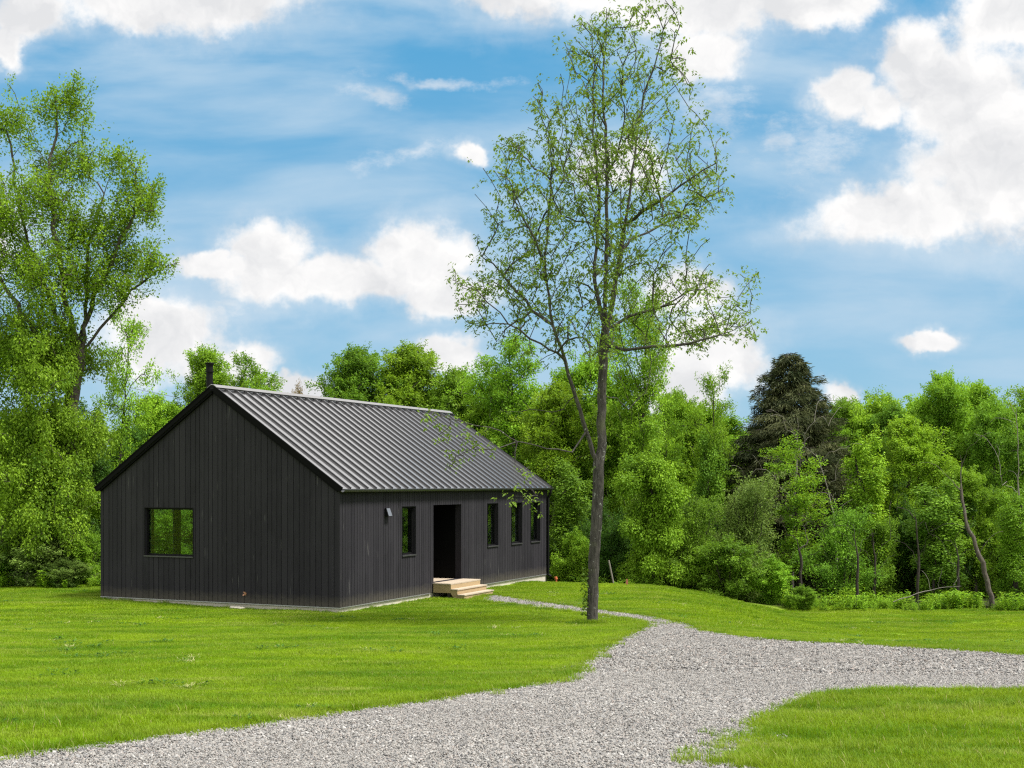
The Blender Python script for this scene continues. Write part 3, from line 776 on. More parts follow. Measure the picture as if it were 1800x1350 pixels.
class Skel:
    def __init__(s, rng): s.p = []; s.par = []; s.rng = rng
    def add(s, p, par): s.p.append(np.asarray(p, float)); s.par.append(par); return len(s.p) - 1
    def chain(s, pts, par=-1, step=.4, jit=.0):
        """polyline resampled; returns last node"""
        pts = [np.asarray(q, float) for q in pts]
        if par >= 0: pts = [s.p[par]] + pts
        else: par = s.add(pts[0], -1)
        for a, b in zip(pts, pts[1:]):
            n = max(1, int(round(np.linalg.norm(b - a) / step)))
            for k in range(1, n + 1):
                par = s.add(a + (b - a) * k / n + s.rng.normal(0, jit, 3) * (1 if k < n else .3), par)
        return par
    def grow(s, tips, up=.9, step=.35, arch=.18, jit=.03, frm=0, kmin=.0):
        """join every tip to the skeleton by an arching twig; up = wanted rise per outward metre"""
        ends = []
        base = np.array(s.p).mean(0) if len(s.p) < 3 else None
        order = np.argsort([np.min(np.linalg.norm(np.array(s.p) - t, axis=1)) for t in tips])
        for i in order:
            t = tips[i]; P = np.array(s.p); D = t - P; d = np.linalg.norm(D, axis=1)
            hd = np.hypot(D[:, 0], D[:, 1])
            cost = d + .75 * np.abs(D[:, 2] - up * hd) * (D[:, 2] < up * hd) + .12 * np.abs(D[:, 2] - up * hd)
            cost[:frm] += 1e6; cost[d < kmin] += 50
            j = int(np.argmin(cost)); L = d[j]
            n = max(2, int(L / step)); par = j
            side = unit(np.cross(D[j], [0, 0, 1.]) + 1e-6); b = s.rng.normal(0, .06) * L
            for k in range(1, n + 1):
                f = k / n; w_ = math.sin(math.pi * f)
                q = P[j] + D[j] * f + np.array([0, 0, 1.]) * (arch * L * w_) + side * b * w_ + s.rng.normal(0, jit, 3) * (k < n)
                par = s.add(q, par)
            ends.append(par)
        return ends
    def radii(s, tip_r, base_r, ex=2.3, pw=1.25):
        n = len(s.p); par = np.array(s.par); acc = np.zeros(n); kids = np.zeros(n, int)
        for i in range(n):
            if par[i] >= 0: kids[par[i]] += 1
        for i in range(n - 1, -1, -1):
            if kids[i] == 0: acc[i] = tip_r ** ex
            acc[i] += tip_r ** ex * .06
            if par[i] >= 0: acc[par[i]] += acc[i]
        r = acc ** (1 / ex); k = base_r / r[0]
        g = (r - tip_r) / max(1e-6, r[0] - tip_r)
        return np.clip(tip_r + (base_r - tip_r) * np.clip(g, 0, 1) ** pw, tip_r, None)
    def mesh(s, r, min_r=0.0):
        n = len(s.p); P = np.array(s.p); kids = [[] for _ in range(n)]
        for i, q in enumerate(s.par):
            if q >= 0: kids[q].append(i)
        V, Fc = [], []; off = 0
        stack = [(i, -1) for i in range(n) if s.par[i] < 0]
        while stack:
            st_, pr = stack.pop(); ch = ([pr] if pr >= 0 else []) + [st_]; cur = st_
            while kids[cur]:
                ks = sorted(kids[cur], key=lambda k: -r[k])
                for k in ks[1:]: stack.append((k, cur))
                cur = ks[0]; ch.append(cur)
            rad = r[ch].copy()
            if pr >= 0: rad[0] = min(rad[0], rad[1] * 1.25)
            if rad.max() < min_r: continue
            m = 10 if rad[0] > .08 else (6 if rad[0] > .025 else 4)
            pts = P[ch]; T = unit(np.gradient(pts, axis=0)) if len(ch) > 2 else unit(np.repeat([pts[-1] - pts[0]], len(ch), 0))
            a = np.cross(T[0], [.3, .9, .2]); a /= np.linalg.norm(a)
            ang = np.arange(m) * 2 * math.pi / m
            ring = []
            for k in range(len(ch)):
                a = a - T[k] * (a @ T[k]); a /= max(1e-9, np.linalg.norm(a)); b = np.cross(T[k], a)
                ring.append(pts[k] + rad[k] * (np.cos(ang)[:, None] * a + np.sin(ang)[:, None] * b))
            V.append(np.concatenate(ring))
            for k in range(len(ch) - 1):
                i0 = off + k * m + np.arange(m); i1 = off + k * m + (np.arange(m) + 1) % m
                Fc.append(np.stack([i0, i1, i1 + m, i0 + m], 1))
            off += m * len(ch)
        return np.concatenate(V), np.concatenate(Fc)

def leaves_mesh(name, C, A, N, Ln, Wd, mat, tone):
    """one folded four-cornered leaf per row: base C, axis A, upper side N"""
    A = unit(A); B = unit(np.cross(N, A)); N = np.cross(A, B)
    Ln = np.asarray(Ln)[:, None]; Wd = np.asarray(Wd)[:, None]
    tip = C + A * Ln - N * Ln * .10; mid = C + A * Ln * .45
    l = mid + B * Wd * .5 + N * Wd * .16; r = mid - B * Wd * .5 + N * Wd * .16
    V = np.stack([C, r, tip, l], 1).reshape(-1, 3)
    n = len(C); Fq = np.arange(4 * n).reshape(n, 4)
    return np_mesh(name, V, Fq, mat, {'tone': np.repeat(tone, 4)})

def spray(rng, tips, n, rad, flat=.6, out=None, up=.6, droop=.35):
    """leaf bases and directions in a loose flattened ball about each tip"""
    T = np.repeat(tips, n, 0); m = len(T)
    d = rng.normal(0, 1, (m, 3)); d = unit(d) * (rng.random((m, 1)) ** .45)
    rr = rad if np.isscalar(rad) else np.repeat(rad, n)[:, None]
    C = T + d * rr * np.array([1, 1, flat])
    A = unit(d * np.array([1, 1, .5]) + rng.normal(0, .55, (m, 3)) + np.array([0, 0, -droop]))
    N = unit(rng.normal(0, .55, (m, 3)) + np.array([0, 0, up]) + d * .5)
    clump = np.repeat(rng.random(len(tips)), n)
    tone = np.clip(.55 * clump + .45 * rng.random(m), 0, 1)
    return C, A, N, tone

def sprigs(rng, tips, n, Lr, rad, up=.55, droop=.25, dirs=None):
    """leaf bases and directions strung along the last stretch of every twig"""
    hd = np.hypot(tips[:, 0], tips[:, 1])[:, None]
    d = np.concatenate([tips[:, :2], up * hd + .25], 1) if dirs is None else dirs
    d = unit(unit(d) + rng.normal(0, .33, tips.shape))
    Ls = Lr * rng.uniform(.55, 1.35, len(tips))
    T, D, LL = np.repeat(tips, n, 0), np.repeat(d, n, 0), np.repeat(Ls, n)[:, None]; m = len(T)
    t = rng.random((m, 1)) ** .8
    off = rng.normal(0, 1, (m, 3)) * rad * (1.15 - .75 * t)
    C = T + D * (t * 1.25 - .85) * LL + off
    A = unit(D * .45 + unit(off) * .8 + rng.normal(0, .45, (m, 3)) + np.array([0, 0, -droop]))
    N = unit(rng.normal(0, .5, (m, 3)) + np.array([0, 0, .75]) + D * .25)
    tone = np.clip(.6 * np.repeat(rng.random(len(tips)), n) + .4 * rng.random(m), 0, 1)
    return C, A, N, tone

LOBE_TONE = []
def lobes_tips(rng, lobes, per):
    """twig ends on and in a set of lobes (x,y,z,rx,rz), most of them near the surface"""
    out = []; LOBE_TONE.clear()
    for (x, y, z, rx, rz) in lobes:
        k = max(3, int(per * (rx * rx * rz) ** .62))
        d = unit(rng.normal(0, 1, (k, 3))); d[:, 2] = np.where(d[:, 2] < -.35, -d[:, 2] * .6, d[:, 2])
        rr = (.30 + .70 * rng.random((k, 1)) ** .6) * (1 + .16 * rng.normal(0, 1, (k, 1))) * (1 + (rng.random((k, 1)) > .86) * rng.random((k, 1)) * .75)
        LOBE_TONE.append(np.full(k, rng.random()))
        out.append(np.array([x, y, z]) + d * rr * np.array([rx, rx, rz]))
    return np.concatenate(out)

def crown_lobes(rng, h, r, base=.3, n=14, shape='round'):
    L = []
    for k in range(n):
        f = (k + rng.random()) / n; z = h * (base + (1 - base) * f * .93)
        if shape == 'round': pr = math.sin(math.pi * (.12 + .80 * f)) ** .7
        elif shape == 'cone': pr = 1.05 - .85 * f
        elif shape == 'vase': pr = (.45 + .75 * f) * (1 if f < .75 else 1 - (f - .75) * 2.2)
        else: pr = 1.0 - .35 * f
        a = k * 2.399 + rng.normal(0, .4); q = r * pr * rng.uniform(.15, .80)
        s_ = r * rng.uniform(.22, .44) * (.6 + .4 * pr)
        v_ = rng.uniform(.55, 1.75); L.append((q * math.cos(a), q * math.sin(a), z - s_ * .2, s_ / v_ ** .35, s_ * v_ ** .6))
    return L

def make_tree(name, seed, h, r, tr, leaf, bark, base=.3, nl=14, shape='round', per=20, nleaf=110, rad=.42, ls=.13, lw=.075, up=.9, droop=.35, flat=.6, lean=0., stems=1, topspike=False, lobes=None):
    """builds a tree thing (> trunk, crown) at the origin; returns its Empty"""
    rng = np.random.default_rng(seed)
    t = empty(name)
    sk = Skel(rng)
    lob = lobes or crown_lobes(rng, h, r, base, nl, shape)
    tips = lobes_tips(rng, lob, per); lt = np.concatenate(LOBE_TONE)
    if topspike:
        k = 26; a = rng.random(k) * 6.28; q = r * .75 * rng.random(k) ** .7
        lt = np.r_[lt, rng.random(k)]
        tips = np.concatenate([tips, np.stack([q * np.cos(a), q * np.sin(a), h * (.86 + .14 * rng.random(k)) * (1.0 - .16 * q / r)], 1)])
    tips[:, 2] = np.maximum(tips[:, 2], .25)
    if stems == 1:
        sk.chain([(0, 0, -.3), (rng.normal(0, .08), rng.normal(0, .08), h * .25), (lean * .5 + rng.normal(0, .12), rng.normal(0, .12), h * .55), (lean + rng.normal(0, .15), rng.normal(0, .15), h * .86)], jit=.03)
    else:
        root = sk.add((0, 0, -.3), -1)
        for k in range(stems):
            a = k * 6.28 / stems + rng.random(); q = r * rng.uniform(.3, .6)
            sk.chain([(q * .3 * math.cos(a), q * .3 * math.sin(a), h * .2), (q * math.cos(a), q * math.sin(a), h * rng.uniform(.55, .85))], par=root, jit=.04)
    sk.grow(tips, up=up, frm=1)
    rr = sk.radii(.009, tr)
    V, Fc = sk.mesh(rr, .006)
    link('trunk', np_mesh('trunk', V, Fc, M[bark], smooth=True), t)
    if flat > 1: C, A, N, tone = spray(rng, tips, nleaf, rad, flat, droop=droop)
    else: C, A, N, tone = sprigs(rng, tips, nleaf, rad * 1.35, rad * .235, up=.5 * up, droop=droop)
    n = len(C); g = rng.uniform(.65, 1.3, n); tone = .38 * np.repeat(lt, n // len(tips)) + .62 * tone
    link('crown', leaves_mesh('crown', C, A, N, ls * g, lw * g, M[leaf], tone), t)
    t['h0'] = h; t['r0'] = r
    return t

def cp(root, loc, rz, sc, leaf=None):
    r = root.copy(); COL.objects.link(r); r.location = loc; r.rotation_euler = (PR.gauss(0, .035), PR.gauss(0, .035), rz); r.scale = (sc[0] * PR.uniform(.85, 1.18), sc[1] * PR.uniform(.85, 1.18), sc[2])
    for ch in list(root.children):
        c = ch.copy(); COL.objects.link(c); c.parent = r
        if leaf and ch.name.startswith('crown'):
            c.material_slots[0].link = 'OBJECT'; c.material_slots[0].material = M[leaf]
    return r

USED = {}
PR = random.Random(3)
def place(proto, px, d, top, label, cat='tree', width=None, leaf=None, group=None, sink=.0, rz=None):
    """stands a tree of a kind at photo column px, d metres out, its top at photo row top"""
    x = (px - 900) * d / F; zb = float(H(x, d)) - sink
    h = CZ - (top - HZ) * d / F - zb
    s = h / proto['h0']; sx = s if width is None else (width * d / F) / (2 * proto['r0'] * 1.02)
    rz = PR.uniform(0, 6.28) if rz is None else rz
    if not USED.get(proto.name):
        USED[proto.name] = True; r = proto
        r.location = (x, d, zb); r.rotation_euler = (0, 0, rz); r.scale = (sx, sx, s)
        if leaf:
            for c in r.children:
                if c.name.startswith('crown'): c.material_slots[0].link = 'OBJECT'; c.material_slots[0].material = M[leaf]
    else:
        r = cp(proto, (x, d, zb), rz, (sx, sx, s), leaf)
    for k in ('label', 'category', 'group'):
        if k in r.keys(): del r[k]
    return tag(r, label, cat, group)

# --- the tall thin maple in front of the house
def main_tree():
    rng = np.random.default_rng(21); D = 27.5
    bx, bz = (1040 - 900) * D / F, float(H(1.75, D))
    t = tag(empty('maple_tree', (bx, D, bz)), 'tall slender tree with sparse new leaves and a forked trunk beside the gravel path', 'tree')
    o3 = np.array([bx, D, bz])
    def pt(px, py, dy=0.): return at(px, py, D + dy) - o3
    sk = Skel(rng)
    root = sk.add((0, 0, -.4), -1)
    fork = sk.chain([pt(1041, 1088), pt(1043.5, 1000), pt(1049, 900), pt(1052, 845), pt(1052, 815)], root, .25, .008)
    caps = []
    def limb(par, pts, jit=.02, cap=0):
        n0 = len(sk.p); e = sk.chain([pt(*q) for q in pts], par, .3, jit)
        if cap: caps.append((n0, len(sk.p), cap))
        return e
    ls = limb(fork, [(1042, 797, -.05), (1030, 758, -.15), (1020, 720, -.25), (1005, 676, -.4), (993, 633, -.5), (979, 594, -.6), (967, 551, -.65), (962, 498, -.7), (959, 470, -.7)], cap=.052)
    limb(ls, [(961, 426, -.75), (966, 370, -.8), (968, 315, -.8), (975, 255, -.85)])
    limb(ls, [(940, 420, -1.0), (905, 350, -1.3), (868, 300, -1.5)])
    rs = limb(fork, [(1058, 787, .05), (1058, 720, .1), (1058, 667, .1), (1061, 609, .1), (1064, 580, .1)])
    def near(px, py):
        q = pt(px, py); P_ = np.array(sk.p); return int(np.argmin(np.hypot(P_[:, 0] - q[0], P_[:, 2] - q[2])))
    limb(rs, [(1050, 520, .25), (1045, 470, .4), (1050, 407, .5), (1054, 333, .55), (1046, 259, .6), (1043, 185, .7), (1046, 111, .8), (1040, 50, .8)])
    limb(rs, [(1064, 520, -.1), (1066, 470, -.15), (1067, 407, -.2), (1067, 333, -.2), (1065, 222, -.2), (1061, 148, -.2), (1065, 60, -.2), (1066, 15, -.2)])
    l3 = limb(rs, [(1078, 520, .1), (1088, 465, .2), (1094, 418, .25), (1105, 352, .3), (1115, 278, .4)])
    limb(l3, [(1120, 230, .4), (1131, 167, .5), (1157, 93, .5), (1172, 30, .5)])
    # side limbs
    limb(near(1064, 580), [(1105, 556, .5), (1150, 544, .8), (1183, 529, 1.0), (1231, 500, 1.2), (1262, 492, 1.3)])
    limb(near(1060, 620), [(1097, 616, -.5), (1150, 609, -.9), (1207, 604, -1.2), (1260, 590, -1.4), (1318, 566, -1.5)])
    limb(near(1102, 380), [(1130, 370, -.4), (1157, 356, -.6), (1213, 315, -.9), (1261, 285, -1.1)])
    limb(near(1092, 430), [(1120, 416, .8), (1194, 381, 1.4), (1231, 352, 1.6), (1274, 322, 1.7)])
    limb(near(1030, 765), [(1005, 795, -.5), (981, 789, -.9), (940, 783, -1.3), (909, 777, -1.6), (880, 758, -1.9), (835, 748, -2.2), (790, 735, -2.4), (752, 722, -2.6)], cap=.019)
    limb(near(909, 777), [(870, 790, -2.0), (830, 790, -2.2), (805, 800, -2.3)], cap=.012)
    limb(near(1013, 700), [(985, 722, .7), (952, 722, 1.3), (894, 724, 2.0)], cap=.022)
    limb(near(991, 628), [(952, 604, -1.0), (894, 570, -1.4), (841, 513, -1.8), (800, 497, -2.0)], cap=.035)
    limb(near(975, 580), [(935, 545, .3), (885, 485, .6), (850, 445, .8)])
    limb(near(1060, 690), [(1085, 700, .4), (1105, 720, .8), (1135, 690, 1.2)], cap=.025)
    limb(near(909, 777), [(905, 815, -1.8), (925, 850, -1.9), (940, 868, -1.9)], cap=.010)
    nlimb = len(sk.p)
    # crown outline by rows: y, left x, right x
    rows = [(0, 1030, 1190), (60, 985, 1205), (110, 945, 1225), (170, 930, 1238), (230, 880, 1268), (290, 842, 1290), (350, 828, 1290), (400, 838, 1262), (450, 842, 1245), (500, 800, 1280), (550, 806, 1330), (600, 850, 1310), (640, 900, 1180)]
    tips = []
    ry = np.array([q[0] for q in rows]); rl = np.array([q[1] for q in rows]); rr_ = np.array([q[2] for q in rows])
    while len(tips) < 860:
        py = rng.uniform(0, 640)
        l, r_ = np.interp(py, ry, rl), np.interp(py, ry, rr_)
        if rng.random() > (r_ - l) / 470 or (py < 230 and rng.random() < .25): continue
        if py > 470 and rng.random() > .90 - (py - 470) / 380: continue
        l, r_ = np.interp(py, ry, rl), np.interp(py, ry, rr_); c = (l + r_) / 2; hw = (r_ - l) / 2
        a = rng.uniform(0, 6.28); q = math.sqrt(rng.random())
        px = c + hw * q * math.cos(a); dy = min(hw, 190) * D / F * q * math.sin(a) * .95
        tips.append(pt(px, py, dy))
    tips = np.array(tips)
    # leafy ends over the roof and low on the limbs
    extra = [(745, 733, -2.6), (765, 740, -2.5), (788, 752, -2.4), (805, 770, -2.4), (800, 800, -2.3), (790, 825, -2.3), (830, 770, -2.2), (850, 760, -2.0), (842, 780, -2.2), (870, 795, -2.0), (770, 765, -2.4), (820, 798, -2.2),
             (922, 835, -1.9), (935, 860, -1.9), (905, 872, -1.9), (898, 885, -1.9), (945, 872, -1.9), (930, 820, -1.8), (880, 720, 2.0), (905, 735, 1.8), (920, 705, 1.5), (1135, 690, 1.2), (1120, 705, 1.0)]
    extra += [(rng.uniform(1225, 1335), rng.uniform(478, 600), rng.uniform(-1.5, 1.4)) for _ in range(34)] + [(rng.uniform(792, 880), rng.uniform(470, 570), rng.uniform(-2.0, .6)) for _ in range(24)]
    tips2 = np.array([pt(*q) for q in extra])
    ends = sk.grow(tips, up=1.15, arch=.06, step=.3, jit=.02, frm=int(len(sk.p) * .12), kmin=.25)
    ends2 = sk.grow(tips2, up=.1, arch=-.05, step=.2, jit=.012, frm=int(nlimb * .12))
    r = sk.radii(.0072, .125, 2.15, 1.12)
    for a_, b_, c_ in caps: r[a_:b_] = np.minimum(r[a_:b_], np.linspace(c_, c_ * .45, b_ - a_))
    P_ = np.array(sk.p)
    low = P_[:, 2] < 3.3
    r = np.where(low & (np.hypot(P_[:, 0], 0) < .6), np.maximum(r, .089 + .018 * np.clip(1 - P_[:, 2] / 2.5, 0, 1) + .05 * np.clip(1 - P_[:, 2] / .28, 0, 1) ** 2), r)
    V, Fc = sk.mesh(r)
    link('trunk', np_mesh('trunk', V, Fc, M['bark_main'], smooth=True), t)
    # leaves: little drooping hands of leaflets along the last stretch of every twig
    C, A, N, Tn = [], [], [], []
    def hand(p, k, s):
        cl = rng.random()
        for _ in range(k):
            a = rng.uniform(0, 6.28); d = np.array([math.cos(a), math.sin(a), -rng.uniform(.1, 1.1)])
            C.append(p + rng.normal(0, .03, 3)); A.append(d); N.append(np.array([math.cos(a) * .6, math.sin(a) * .6, 1.]) + rng.normal(0, .35, 3)); Tn.append(np.clip(.5 * cl + .5 * rng.random(), 0, 1))
    kids = np.bincount([q for q in sk.par if q >= 0], minlength=len(sk.p))
    limb_ends = [i for i in range(nlimb) if kids[i] == 0]
    for e in ends + ends2 + limb_ends:
        cur = e; steps = 0
        while cur >= 0 and steps < 5:
            p = P_[cur]
            for _ in range(2 if steps < 2 else 1):
                hand(p + rng.normal(0, .12, 3), rng.integers(4, 8), 1)
            cur = sk.par[cur]; steps += 1
            if cur < nlimb and e >= nlimb: break
    # suckers on the trunk and moss-like ivy at the foot
    for _ in range(60):
        q = pt(1030 + rng.normal(0, 3), rng.uniform(1000, 1080)); hand(q + np.array([-.02, -.05, 0]), 3, .6)
    for yy_ in np.linspace(560, 840, 40):
        i = near(1058, yy_); hand(P_[i] + rng.normal(0, .16, 3), 5, 1)
    C, A, N, Tn = map(np.array, (C, A, N, Tn)); n = len(C); g = rng.uniform(.6, 1.25, n)
    link('crown', leaves_mesh('crown', C, A, N, .088 * g, .042 * g, M['leaf_main'], Tn), t)
main_tree()

# --- the big vine-hung tree at the left edge
def big_left():
    D = 40.0; bx = (105 - 900) * D / F; bz = float(H(bx, D)); o3 = np.array([bx, D, bz]); rng = np.random.default_rng(33)
    k = D / F
    LB = [(105, 200, 50, 0), (20, 225, 46, .4), (135, 170, 26, -.3), (120, 300, 66, .6), (215, 300, 42, -.6), (245, 380, 52, -.2), (255, 345, 36, .5), (55, 370, 88, -.8), (165, 420, 80, .3), (275, 470, 34, -.3), (215, 470, 60, .7), (95, 500, 90, -.9), (0, 480, 80, .2), (190, 520, 55, -.4), (70, 590, 80, -.8), (20, 640, 70, -.4),
          (70, 680, 66, -1.1), (130, 640, 46, .5), (60, 760, 66, -1.3), (115, 770, 50, -.6), (50, 850, 70, -1.4), (105, 860, 58, -1.1), (150, 790, 42, .2), (75, 930, 72, -1.5), (-20, 800, 80, -.3), (-50, 400, 90, .2), (-70, 600, 90, 0), (160, 900, 42, .3)]
    lob = []
    for px, py, r, dy in LB:
        q = at(px, py, D + dy) - o3; lob.append((q[0], q[1], q[2], r * k, r * k * (.95 if py < 560 else 1.15)))
    t = tag(empty('vine_covered_tree', o3), 'towering broadleaf tree draped in climbing vines left of the house', 'tree')
    sk = Skel(rng); P_ = lambda px, py, dy=0: at(px, py, D + dy) - o3
    root = sk.add((0, 0, -.3), -1)
    f0 = sk.chain([P_(108, 950), P_(118, 800), P_(128, 690), P_(140, 620)], root, .4, .03)
    for L in ([(165, 520, 0), (205, 440, -.2), (245, 360, -.3), (262, 310, -.3)], [(150, 540, .3), (160, 420, .6), (190, 320, .6), (215, 285, .5)], [(120, 540, -.3), (95, 420, -.5), (85, 300, -.3), (100, 190, -.1), (125, 155, 0)],
              [(100, 560, .4), (50, 430, .5), (25, 320, .4), (10, 210, .4)], [(190, 560, .2), (230, 510, .2), (285, 470, -.2), (310, 462, -.3)], [(70, 600, -.6), (20, 520, -.3), (-40, 440, 0)]):
        sk.chain([P_(*q) for q in L], f0, .4, .05)
    tips = lobes_tips(rng, lob, 52); tips[:, 2] = np.maximum(tips[:, 2], .2)
    sk.grow(tips, up=.8, frm=3)
    V, Fc = sk.mesh(sk.radii(.01, .27), .007)
    link('trunk', np_mesh('trunk', V, Fc, M['bark'], smooth=True), t)
    low = tips[:, 2] < (CZ - (600 - HZ) * k - bz)
    C1, A1, N1, T1 = sprigs(rng, tips[~low], 60, .85, .12, up=.9, droop=.1, dirs=(tips - np.array([0, 0, (CZ - (640 - HZ) * k - bz)]))[~low])
    C2, A2, N2, T2 = spray(rng, tips[low], 120, .25, 1.7, droop=1.0, up=.35)
    C, A, N = (np.concatenate(q) for q in ((C1, C2), (A1, A2), (N1, N2)))
    T = np.concatenate([T1 * .9, T2 * .9]); n = len(C); g = rng.uniform(.7, 1.25, n)
    link('crown', leaves_mesh('crown', C, A, N, .090 * g, .056 * g, M['leaf_bright'], T), t)
big_left()

# --- spruce
def spruce():
    rng = np.random.default_rng(8); D = 51.0; x = (1388 - 900) * D / F; zb = float(H(x, D))
    h = CZ - (612 - HZ) * D / F - zb; t = tag(empty('spruce_tree', (x, D, zb)), 'dark conical spruce rising above the lighter green trees', 'tree')
    sk = Skel(rng); root = sk.add((0, 0, -.3), -1); sk.chain([(0, 0, h * .3), (.05, 0, h * .7), (0, 0, h * .975)], root, .2, .01)
    trunk_n = len(sk.p); C, A, N, T = [], [], [], []
    z = h * .06
    while z < h * .985:
        f = z / h; R_ = 4.25 * (1 - f) ** .57 * rng.uniform(.86, 1.1) * (.95 if f < .3 else 1)
        nb = max(4, int(13 * (1 - f) + 4)); a0 = rng.random() * 6.28
        for k in range(nb):
            a = a0 + k * 6.28 / nb + rng.normal(0, .15); L = R_ * rng.uniform(.62, 1.15); dirh = np.array([math.cos(a), math.sin(a), 0])
            i = int(np.argmin(np.abs(np.array(sk.p)[:trunk_n, 2] - z))); pts = []
            for q in (.35, .7, 1.0):
                pts.append(np.array([0, 0, z]) + dirh * L * q + np.array([0, 0, L * (-.30 * q + .16 * q * q)]) + rng.normal(0, .04, 3))
            sk.chain(pts, i, .5, .02)
            m = int(90 + 330 * L / 3)
            q = rng.random(m) ** .6; side = np.array([-dirh[1], dirh[0], 0])
            pos = np.array([0, 0, z]) + dirh * (L * q)[:, None] + np.array([0, 0, 1]) * (L * (-.30 * q + .16 * q * q))[:, None]
            sw = rng.normal(0, 1, m) * .22 * L * (1 - .5 * q)
            pos = pos + side * sw[:, None] + np.array([0, 0, -1]) * (rng.random(m) * .22 + .18 * np.abs(sw))[:, None]
            C.append(pos); A.append(dirh * .6 + side * np.sign(sw)[:, None] * .45 + np.array([0, 0, -.30]) + rng.normal(0, .30, (m, 3)))
            N.append(np.array([0, 0, 1.]) + dirh * .6 + rng.normal(0, .4, (m, 3))); T.append(np.clip(.5 * rng.random() + .5 * rng.random(m), 0, 1))
        z += .12 + .14 * (1 - f) * rng.uniform(.7, 1.3)
    V, Fc = sk.mesh(sk.radii(.012, .22), .005)
    link('trunk', np_mesh('trunk', V, Fc, M['bark_dark'], smooth=True), t)
    C, A, N, T = (np.concatenate(q) for q in (C, A, N, T)); n = len(C); g = rng.uniform(.6, 1.3, n)
    link('crown', leaves_mesh('crown', C, A, N, .21 * g, .036 * g, M['needle'], T), t)
spruce()

# --- kinds of woodland tree, each built once and copied
maple = make_tree('maple_tree', 101, 10.5, 2.9, .17, 'leaf_bright', 'bark', base=.08, nl=24, per=63, nleaf=80, rad=.52, flat=.9, ls=0.108, lw=0.068, topspike=True, up=1.4)
broad = make_tree('broadleaf_tree', 102, 9.0, 3.0, .16, 'leaf_mid', 'bark', base=.05, nl=26, per=62, nleaf=77, rad=.50, flat=.85, ls=0.108, lw=0.068)
airy = make_tree('young_tree', 103, 9.0, 1.9, .08, 'leaf_yellow', 'bark_dark', base=.20, nl=18, shape='vase', per=52, nleaf=40, rad=.50, flat=.9, ls=0.096, lw=0.060, up=1.3)
tall = make_tree('ash_tree', 104, 11.5, 2.3, .13, 'leaf_mid', 'bark', base=.20, nl=22, shape='vase', per=50, nleaf=62, rad=.55, flat=.9, ls=0.104, lw=0.060, up=1.4)
column = make_tree('vine_clad_tree', 105, 9.0, 1.0, .12, 'leaf_bright', 'bark_dark', base=.04, nl=26, shape='col', per=77, nleaf=86, rad=.24, droop=.9, flat=2.4, ls=0.096, lw=0.068)
dome = make_tree('vine_mound', 106, 5.4, 1.75, .12, 'leaf_bright', 'bark_dark', base=.04, nl=18, shape='dome', per=50, nleaf=150, rad=.34, droop=.8, flat=1.1, ls=0.088, lw=0.064)
bush = make_tree('shrub', 107, 3.0, 1.7, .05, 'leaf_mid', 'bark_dark', base=.05, nl=18, per=73, nleaf=74, rad=.38, flat=.85, ls=0.084, lw=0.050, stems=5)
loose = make_tree('shrub', 108, 4.2, 1.9, .05, 'leaf_grey', 'bark_dark', base=.05, nl=20, per=59, nleaf=58, rad=.45, flat=.95, ls=0.084, lw=0.046, stems=6, up=1.4)
grand = make_tree('broadleaf_tree', 109, 10.5, 3.4, .2, 'leaf_deep', 'bark', base=.02, nl=34, per=60, nleaf=77, rad=.55, flat=.85, ls=0.116, lw=0.072)
print('leaves', {t.name: len(t.children[1].data.polygons) if len(t.children) > 1 else 0 for t in (maple, broad, airy, tall, column, dome, bush, loose, grand)})

# right of the house, front to back
place(dome, 1145, 43.5, 792, 'rounded green mound of climbing vines beside the tall slender tree', 'vine', 165, leaf='leaf_bright')
place(airy, 1256, 50, 640, 'slim tree with an open airy top left of the dark spruce', width=105, leaf='leaf_bright')
place(column, 1254, 49.5, 745, 'vine-wrapped lower stem under the slim airy tree', 'vine', width=70, leaf='leaf_mid')
place(airy, 1168, 53, 682, 'small dark-stemmed tree rising behind the rounded vine mound', width=110)
place(airy, 1405, 45.5, 765, 'yellow-green young tree standing in front of the dark spruce', width=150, leaf='leaf_yellow')
place(column, 1525, 47.5, 758, 'bright vine-hung narrow tree right of the dark spruce', width=95, leaf='leaf_yellow')
place(maple, 1600, 50, 728, 'rounded yellow-green tree in the middle of the right-hand woods', width=200, leaf='leaf_yellow')
place(grand, 1660, 55, 640, 'tallest broadleaf tree of the woods by the right edge', width=200, leaf='leaf_bright')
place(broad, 1752, 52, 690, 'deep green broad tree close to the right edge', width=190, leaf='leaf_mid')
place(grand, 1588, 60, 700, 'big dark green broadleaf tree rising behind the rounded yellow-green tree', width=200, leaf='leaf_mid')
place(maple, 1705, 60, 668, 'bright maple crown between the tallest tree and the deep green broad tree', width=180, leaf='leaf_bright')
place(grand, 1815, 57, 682, 'big leafy tree cut by the right edge of the picture', width=230, leaf='leaf_mid')
place(maple, 1480, 62, 700, 'leafy maple top just right of the dark spruce', width=140, leaf='leaf_mid')
place(airy, 1512, 64, 684, 'thin far tree showing bare limbs between spruce and the right-hand woods', width=130, leaf='leaf_bright')
place(column, 1655, 44.5, 840, 'drape of green vines over dark stems near the leaning trunk', 'vine', width=110, leaf='leaf_mid')
place(column, 1790, 43, 860, 'vine-hung stem at the right edge of the picture', width=80, leaf='leaf_bright')
place(broad, 1715, 47, 812, 'bright bushy tree behind the leaning dead trunk', width=150, leaf='leaf_bright')
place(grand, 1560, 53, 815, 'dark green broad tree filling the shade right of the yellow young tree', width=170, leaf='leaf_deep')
place(loose, 1310, 44.5, 835, 'dull olive thicket below the dark spruce', 'shrub', 190)
place(loose, 1215, 44, 870, 'olive thicket right of the rounded vine mound', 'shrub', 150, leaf='leaf_mid')
